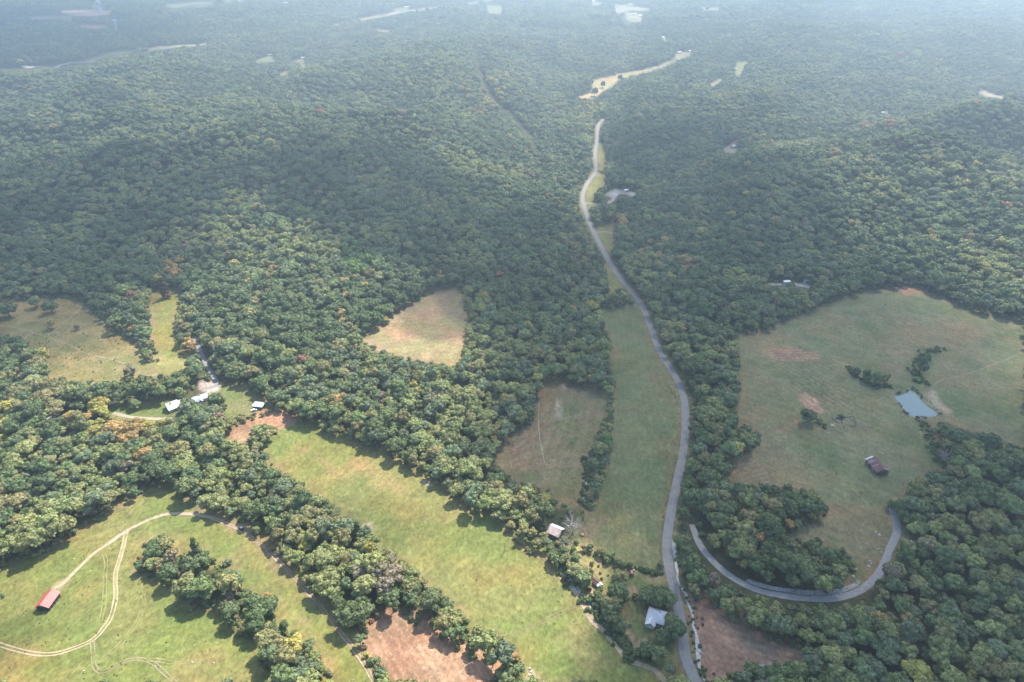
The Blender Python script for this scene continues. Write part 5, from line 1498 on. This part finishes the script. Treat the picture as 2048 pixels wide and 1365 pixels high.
MB().tube((.9, 0, .6), (1.9, 0, .4), .05).build('drawbar', m_darkpaint, t)
for sy in (-1, 1): MB().tube((0, sy * .5, .3), (0, sy * .65, .3), .3, .3, 12).build('wheel', m_rubber, t)
for k, (u, v, lab) in enumerate(((1059, 1338, 'uppermost white bag beside the track end by the belt'), (1062, 1345, 'middle white bag beside the track end by the belt'), (1059, 1352, 'lowest white bag beside the track end by the belt'))):
    p = at(u, v); t = empty('feed_bag', p, R(40 + 10 * k), lab, 'bag', 'white bags at the belt edge')
    o = link('sack', crown_mesh('sack', 300 + k, 3, 0, 1.0, .9, 0)); o.data.materials.clear(); o.data.materials.append(m_whitemetal); o.parent = t; o.scale = (1.1, .7, .9)

# boulders and pale stones
ORDW = ('leftmost','second','third','fourth','fifth','sixth','seventh','eighth','ninth','tenth','eleventh','twelfth','thirteenth','fourteenth','fifteenth','sixteenth','seventeenth','eighteenth')
def nth(k): return 'leftmost' if k == 0 else ORDW[k] + ' from left'
def boulder(u, v, s, label, group, mat=m_rock):
    p = at(u, v); v_, f_ = ICO1
    q = v_ * (1 + rng.uniform(-.2, .2, len(v_)))[:, None] * np.array([s, s * rng.uniform(.6, 1), s * .5])
    o = link('boulder', mesh_np('boulder', q, f_, [mat]), None, (p[0], p[1], p[2] + s * .12)); o.rotation_euler = (0, 0, rng.random() * 3)
    return tag(o, label, 'rock', group)
for k, (a, b) in enumerate(sorted(((722,255),(880,300),(980,85),(960,158),(720,475),(290,597),(470,1053),(1255,1178),(1240,1237),(1537,1205),(1675,1103),(1705,1210),(590,380),(670,1275),(1320,770),(1040,20),(1690,287),(1400,100)))):
    boulder(a / s5, 1023 + b / s5, rng.uniform(.35, .6), nth(k) + ' of the pale boulders in the barn pasture grass', 'boulders in the barn pasture')
for k, (a, b) in enumerate(sorted(((230,703),(203,748),(602,984),(527,1190),(322,980),(748,1135),(1420,648),(1040,385)))):
    boulder(1536 + a / 4, 682 + b / 4, rng.uniform(.35, .55), nth(k) + ' of the pale stones lying in the wide pond pasture', 'stones in the pond pasture')
boulder(1664, 852, 1.5, 'big white rock heap beside the ruined foundation', None)
for k, (a, b) in enumerate(sorted(((1205,415),(1240,480),(1310,490),(1080,595),(1490,628),(1230,315)))):
    boulder(1536 + a / 4, 682 + b / 4, rng.uniform(.4, .7), nth(k) + ' of the small pale rocks on the pond bank', 'rocks on the pond bank')
for k, (a, b) in enumerate(sorted(((860,170),(890,190),(880,300),(905,330),(815,400),(805,440),(820,420),(700,465),(680,520)))):
    boulder(1536 + a / s5, 1023 + b / s5, rng.uniform(.6, 1.1), nth(k) + ' of the pale rocks inside the gravel lane bend', 'rocks inside the lane bend')

# ruined foundation overgrown with hedge: two squares of low wall
def ruin():
    c = [Zm(1536,682,[(515,620),(680,605),(710,680),(610,695)]), ]
    q = hitp(c[0])
    t = empty('ruined_foundation', (q[:,0].mean(), q[:,1].mean(), hz(q[:,0].mean(), q[:,1].mean())), 0, 'roofless overgrown stone foundation with hedge grown walls in the pond pasture', 'ruin')
    o = np.array([t.location.x, t.location.y])
    def wall(a, b, h):
        a = a[:2] - o; b = b[:2] - o; d = b - a; L = float(np.hypot(*d)); m = (a + b) / 2
        MB().box((m[0], m[1], h / 2 - .2), (L, .6, h), rz=math.atan2(d[1], d[0])).build('wall', m_stone, t)
        n = max(2, int(L / 1.3))
        for k in range(n):
            s_ = link('hedge', SHRUB[k % 3], t); e = a + d * (k + .5) / n
            s_.location = (e[0], e[1], 0); s_.scale = (.24, .24, .22); s_['tint'] = [.10, .15, .06]
    mid_t = (q[0] + q[1]) / 2; mid_b = q[3] * .9 + q[2] * .1
    wall(q[0], q[1], .9); wall(q[1], q[2], .7); wall(q[0], (q[0] + q[3]) / 2, .9); wall(mid_t, q[3], .9); wall(q[2], (q[2] + q[3]) / 2, .6)
ruin()
for k, (a, b, w, c) in enumerate(((400,650,16,'mid green'),(445,690,14,'dark green'),(580,618,16,'dark green'))):
    lone(1536 + a / 4, 682 + b / 4, w, c, ['low green thicket right of the lone round tree', 'low dark thicket next to the white rock heap', 'taller bush on the back wall of the ruined foundation'][k], 'shrub', k, .8, group='thickets about the ruin')

# utility poles
def pole(u, v, h, label, light=False):
    p = at(u, v); t = empty('utility_pole', p, R(70), label, 'utility pole')
    MB().tube((0, 0, -.5), (0, 0, h), .19, .13, 8).build('pole', m_palemetal if light else m_pole, t)
    MB().box((0, 0, h - .8), (2.4, .14, .16)).build('crossarm', m_pole, t)
    for xx in (-1.0, 0.5, 1.0): MB().tube((xx, 0, h - .72), (xx, 0, h - .45), .07, .05, 6).build('insulator', m_darkpaint, t)
    MB().tube((.32, 0, h - 2.4), (.32, 0, h - 1.5), .22, .22, 8).build('transformer', m_greymetal, t)
pole(1377, 814, 10.5, 'slim utility pole beside the road bend opposite the valley field')
pole(1317, 714, 9, 'utility pole at the upper left side of the asphalt road')
pole(1322, 1150, 9, 'utility pole at the lower corner of valley field')
pole(414, 782, 9, 'pale utility pole standing in the stony farm yard', True)

# ------------------------------------------------------------------ far buildings and towers
p = at(202, 30); dep = float(project(*p)[2]); H = 27 * dep / FPX
t = empty('water_tower', p, .3, 'tall pale water tower on lattice legs beside the red earth clearing', 'water tower')
r = H * .17; zt = H * .68
MB().lathe([(0,zt-r*.35),(r*.5,zt-r*.25),(r,zt+r*.1),(r,zt+r*1.0),(r*.75,zt+r*1.5),(0,zt+r*1.75)], 20).build('tank', m_steel, t, True)
for k in range(8):
    q = k * math.pi / 4; MB().tube((r*1.15*math.cos(q), r*1.15*math.sin(q), -1), (r*.95*math.cos(q), r*.95*math.sin(q), zt+r*.3), H*.018, H*.015, 6).build('leg', m_steel, t)
for z in (.25, .48):
    for k in range(8):
        a0, a1 = k*math.pi/4, (k+1)*math.pi/4
        MB().tube((r*1.1*math.cos(a0), r*1.1*math.sin(a0), zt*z), (r*1.08*math.cos(a1), r*1.08*math.sin(a1), zt*(z+.2)), H*.008, H*.008, 5).build('brace', m_steel, t)
MB().tube((0,0,-1), (0,0,zt), H*.02, H*.02, 8).build('riser', m_steel, t)
p = at(234, 62); dep = float(project(*p)[2]); H = 20 * dep / FPX
t = empty('disc_water_tower', p, 0, 'slender stalked water tower with a flat drum among the trees', 'water tower')
MB().lathe([(0,H*.80),(H*.12,H*.82),(H*.22,H*.88),(H*.22,H*.98),(H*.15,H*1.02),(0,H*1.03)], 20).build('tank', m_bluemetal, t, True)
MB().lathe([(H*.12,-1),(H*.07,H*.2),(H*.06,H*.6),(H*.11,H*.83)], 16).build('stalk', m_bluemetal, t, True)

def far_house(u, v, wpx, rz, roof, label, cat='house', wall=None, lf=1.0, group=None):
    p = at(u, v); dep = float(project(*p)[2]); L = wpx * dep / FPX * lf; W = min(L * .6, 14); e = 3.2; 
    t = empty('house' if cat == 'house' else cat.replace(' ', '_'), p, rz, label, cat, group)
    wm = wall or m_siding
    mb = MB(); mb.box((0, 0, e / 2 - .3), (L, W, e + .6)); mb.build('wall', wm, t)
    for sy in (-1, 1):
        r = MB(); r.slab([(-L/2-.5, sy*(W/2+.5), e-.2), (L/2+.5, sy*(W/2+.5), e-.2), (L/2+.5, 0, e+W*.22), (-L/2-.5, 0, e+W*.22)], .2); r.build('roof', roof, t)
    for x_ in (-L/2+.02, L/2-.02):
        g = MB(); g.add([(x_,-W/2,e-.02),(x_,W/2,e-.02),(x_,0,e+W*.21),(x_+.04,-W/2,e-.02),(x_+.04,W/2,e-.02),(x_+.04,0,e+W*.21)], [(0,2,1),(3,4,5),(0,1,4,3),(1,2,5,4),(2,0,3,5)]); g.build('gable_end', wm, t)
    for k in (-.3, .3):
        f = MB().box((k * L, -W/2 - .04, 1.6), (1.4, .08, 1.4)).build('window', m_whitepaint, t); MB().box((k * L, -W/2 - .09, 1.6), (1.2, .04, 1.2)).build('pane', m_glass, f)
    MB().box((0, -W/2 - .05, 1.05), (1.1, .1, 2.1)).build('door', m_darkpaint, t)
FH = [
 (354, 4, 9, .2, m_whitemetal, 'long white building at the far edge above the pale field', 'house'),
 (212, 40, 5, .4, m_whitemetal, 'small white building below the lattice water tower', 'house'),
 (52, 43, 4, .1, m_whitemetal, 'tiny white building at left end of the red earth clearing', 'house'),
 (160, 87, 4, .2, m_whitemetal, 'white roof alone among the dark far trees', 'house'),
 (462, 83, 10, .3, m_whitemetal, 'white building at the end of the far cleared strip', 'house'),
 (571, 8, 9, .1, m_whitemetal, 'white building in a small far clearing', 'house'),
 (813, 16, 9, .2, m_whitemetal, 'white house on the far road strip', 'house'),
 (915, 4, 6, .3, m_siding, 'pale house near the upper end of the far road strip', 'house'),
 (685, 47, 4, .1, m_whitemetal, 'white roof at the tip of a pale far sliver', 'house'),
 (1244, 9, 8, .2, m_siding, 'pale house on the bright far hilltop clearing', 'house'),
 (1262, 11, 9, .1, m_palemetal, 'second pale house on the bright far hilltop clearing', 'house'),
 (1268, 30, 7, .3, m_whitemetal, 'white house among trees in the lower hilltop clearing', 'house'),
 (1280, 33, 6, .2, m_whitemetal, 'small white house at the right of the lower hilltop clearing', 'house'),
 (1186, 4, 7, .1, m_palemetal, 'pale building at the left end of the hilltop clearing', 'house'),
 (1358, 107, 9, .2, m_siding, 'pale house at the top end of the distant hayfield', 'house'),
 (1380, 104, 6, .4, m_whitemetal, 'white shed at the right of the hayfield house', 'house'),
 (1326, 77, 5, .2, m_palemetal, 'pale roof in the forest above the distant hayfield', 'house'),
 (1471, 141, 7, 1.2, m_siding, 'pale house beside the curved pale clearing', 'house'),
 (1252, 384, 9, .5, m_whitemetal, 'white roofed house in the clearing right of the upper road', 'house'),
 (1466, 296, 10, .7, m_greymetal, 'grey roofed house in a gap of the right hand forest', 'house'),
 (1996, 185, 8, .2, m_palemetal, 'pale house in the glade at the far right', 'house'),
 (1764, 228, 7, .5, m_greymetal, 'grey roof in a gap of the far right forest', 'house'),
 (1612, 566, 9, .3, m_greymetal, 'grey roofed house half hidden above the pond pasture', 'house'),
 (1572, 568, 12, .1, m_palemetal, 'pale roofed shed left of the half hidden grey house', 'house'),
 (986, 208, 8, .6, m_rust, 'rusty roofed cabin on the yellowing ridge', 'house'),
 (606, 118, 8, .5, m_whitemetal, 'white house beside the pale drive on the left hill', 'house'),
 (541, 112, 8, .3, m_siding, 'pale house at the left hill clearing', 'house'),
]
for a in FH: far_house(*a)
print('trees', NT, 'own', int((score[order] > 0).sum()), 'haze top', HAZE_TOP, 'zmin', ZMIN)
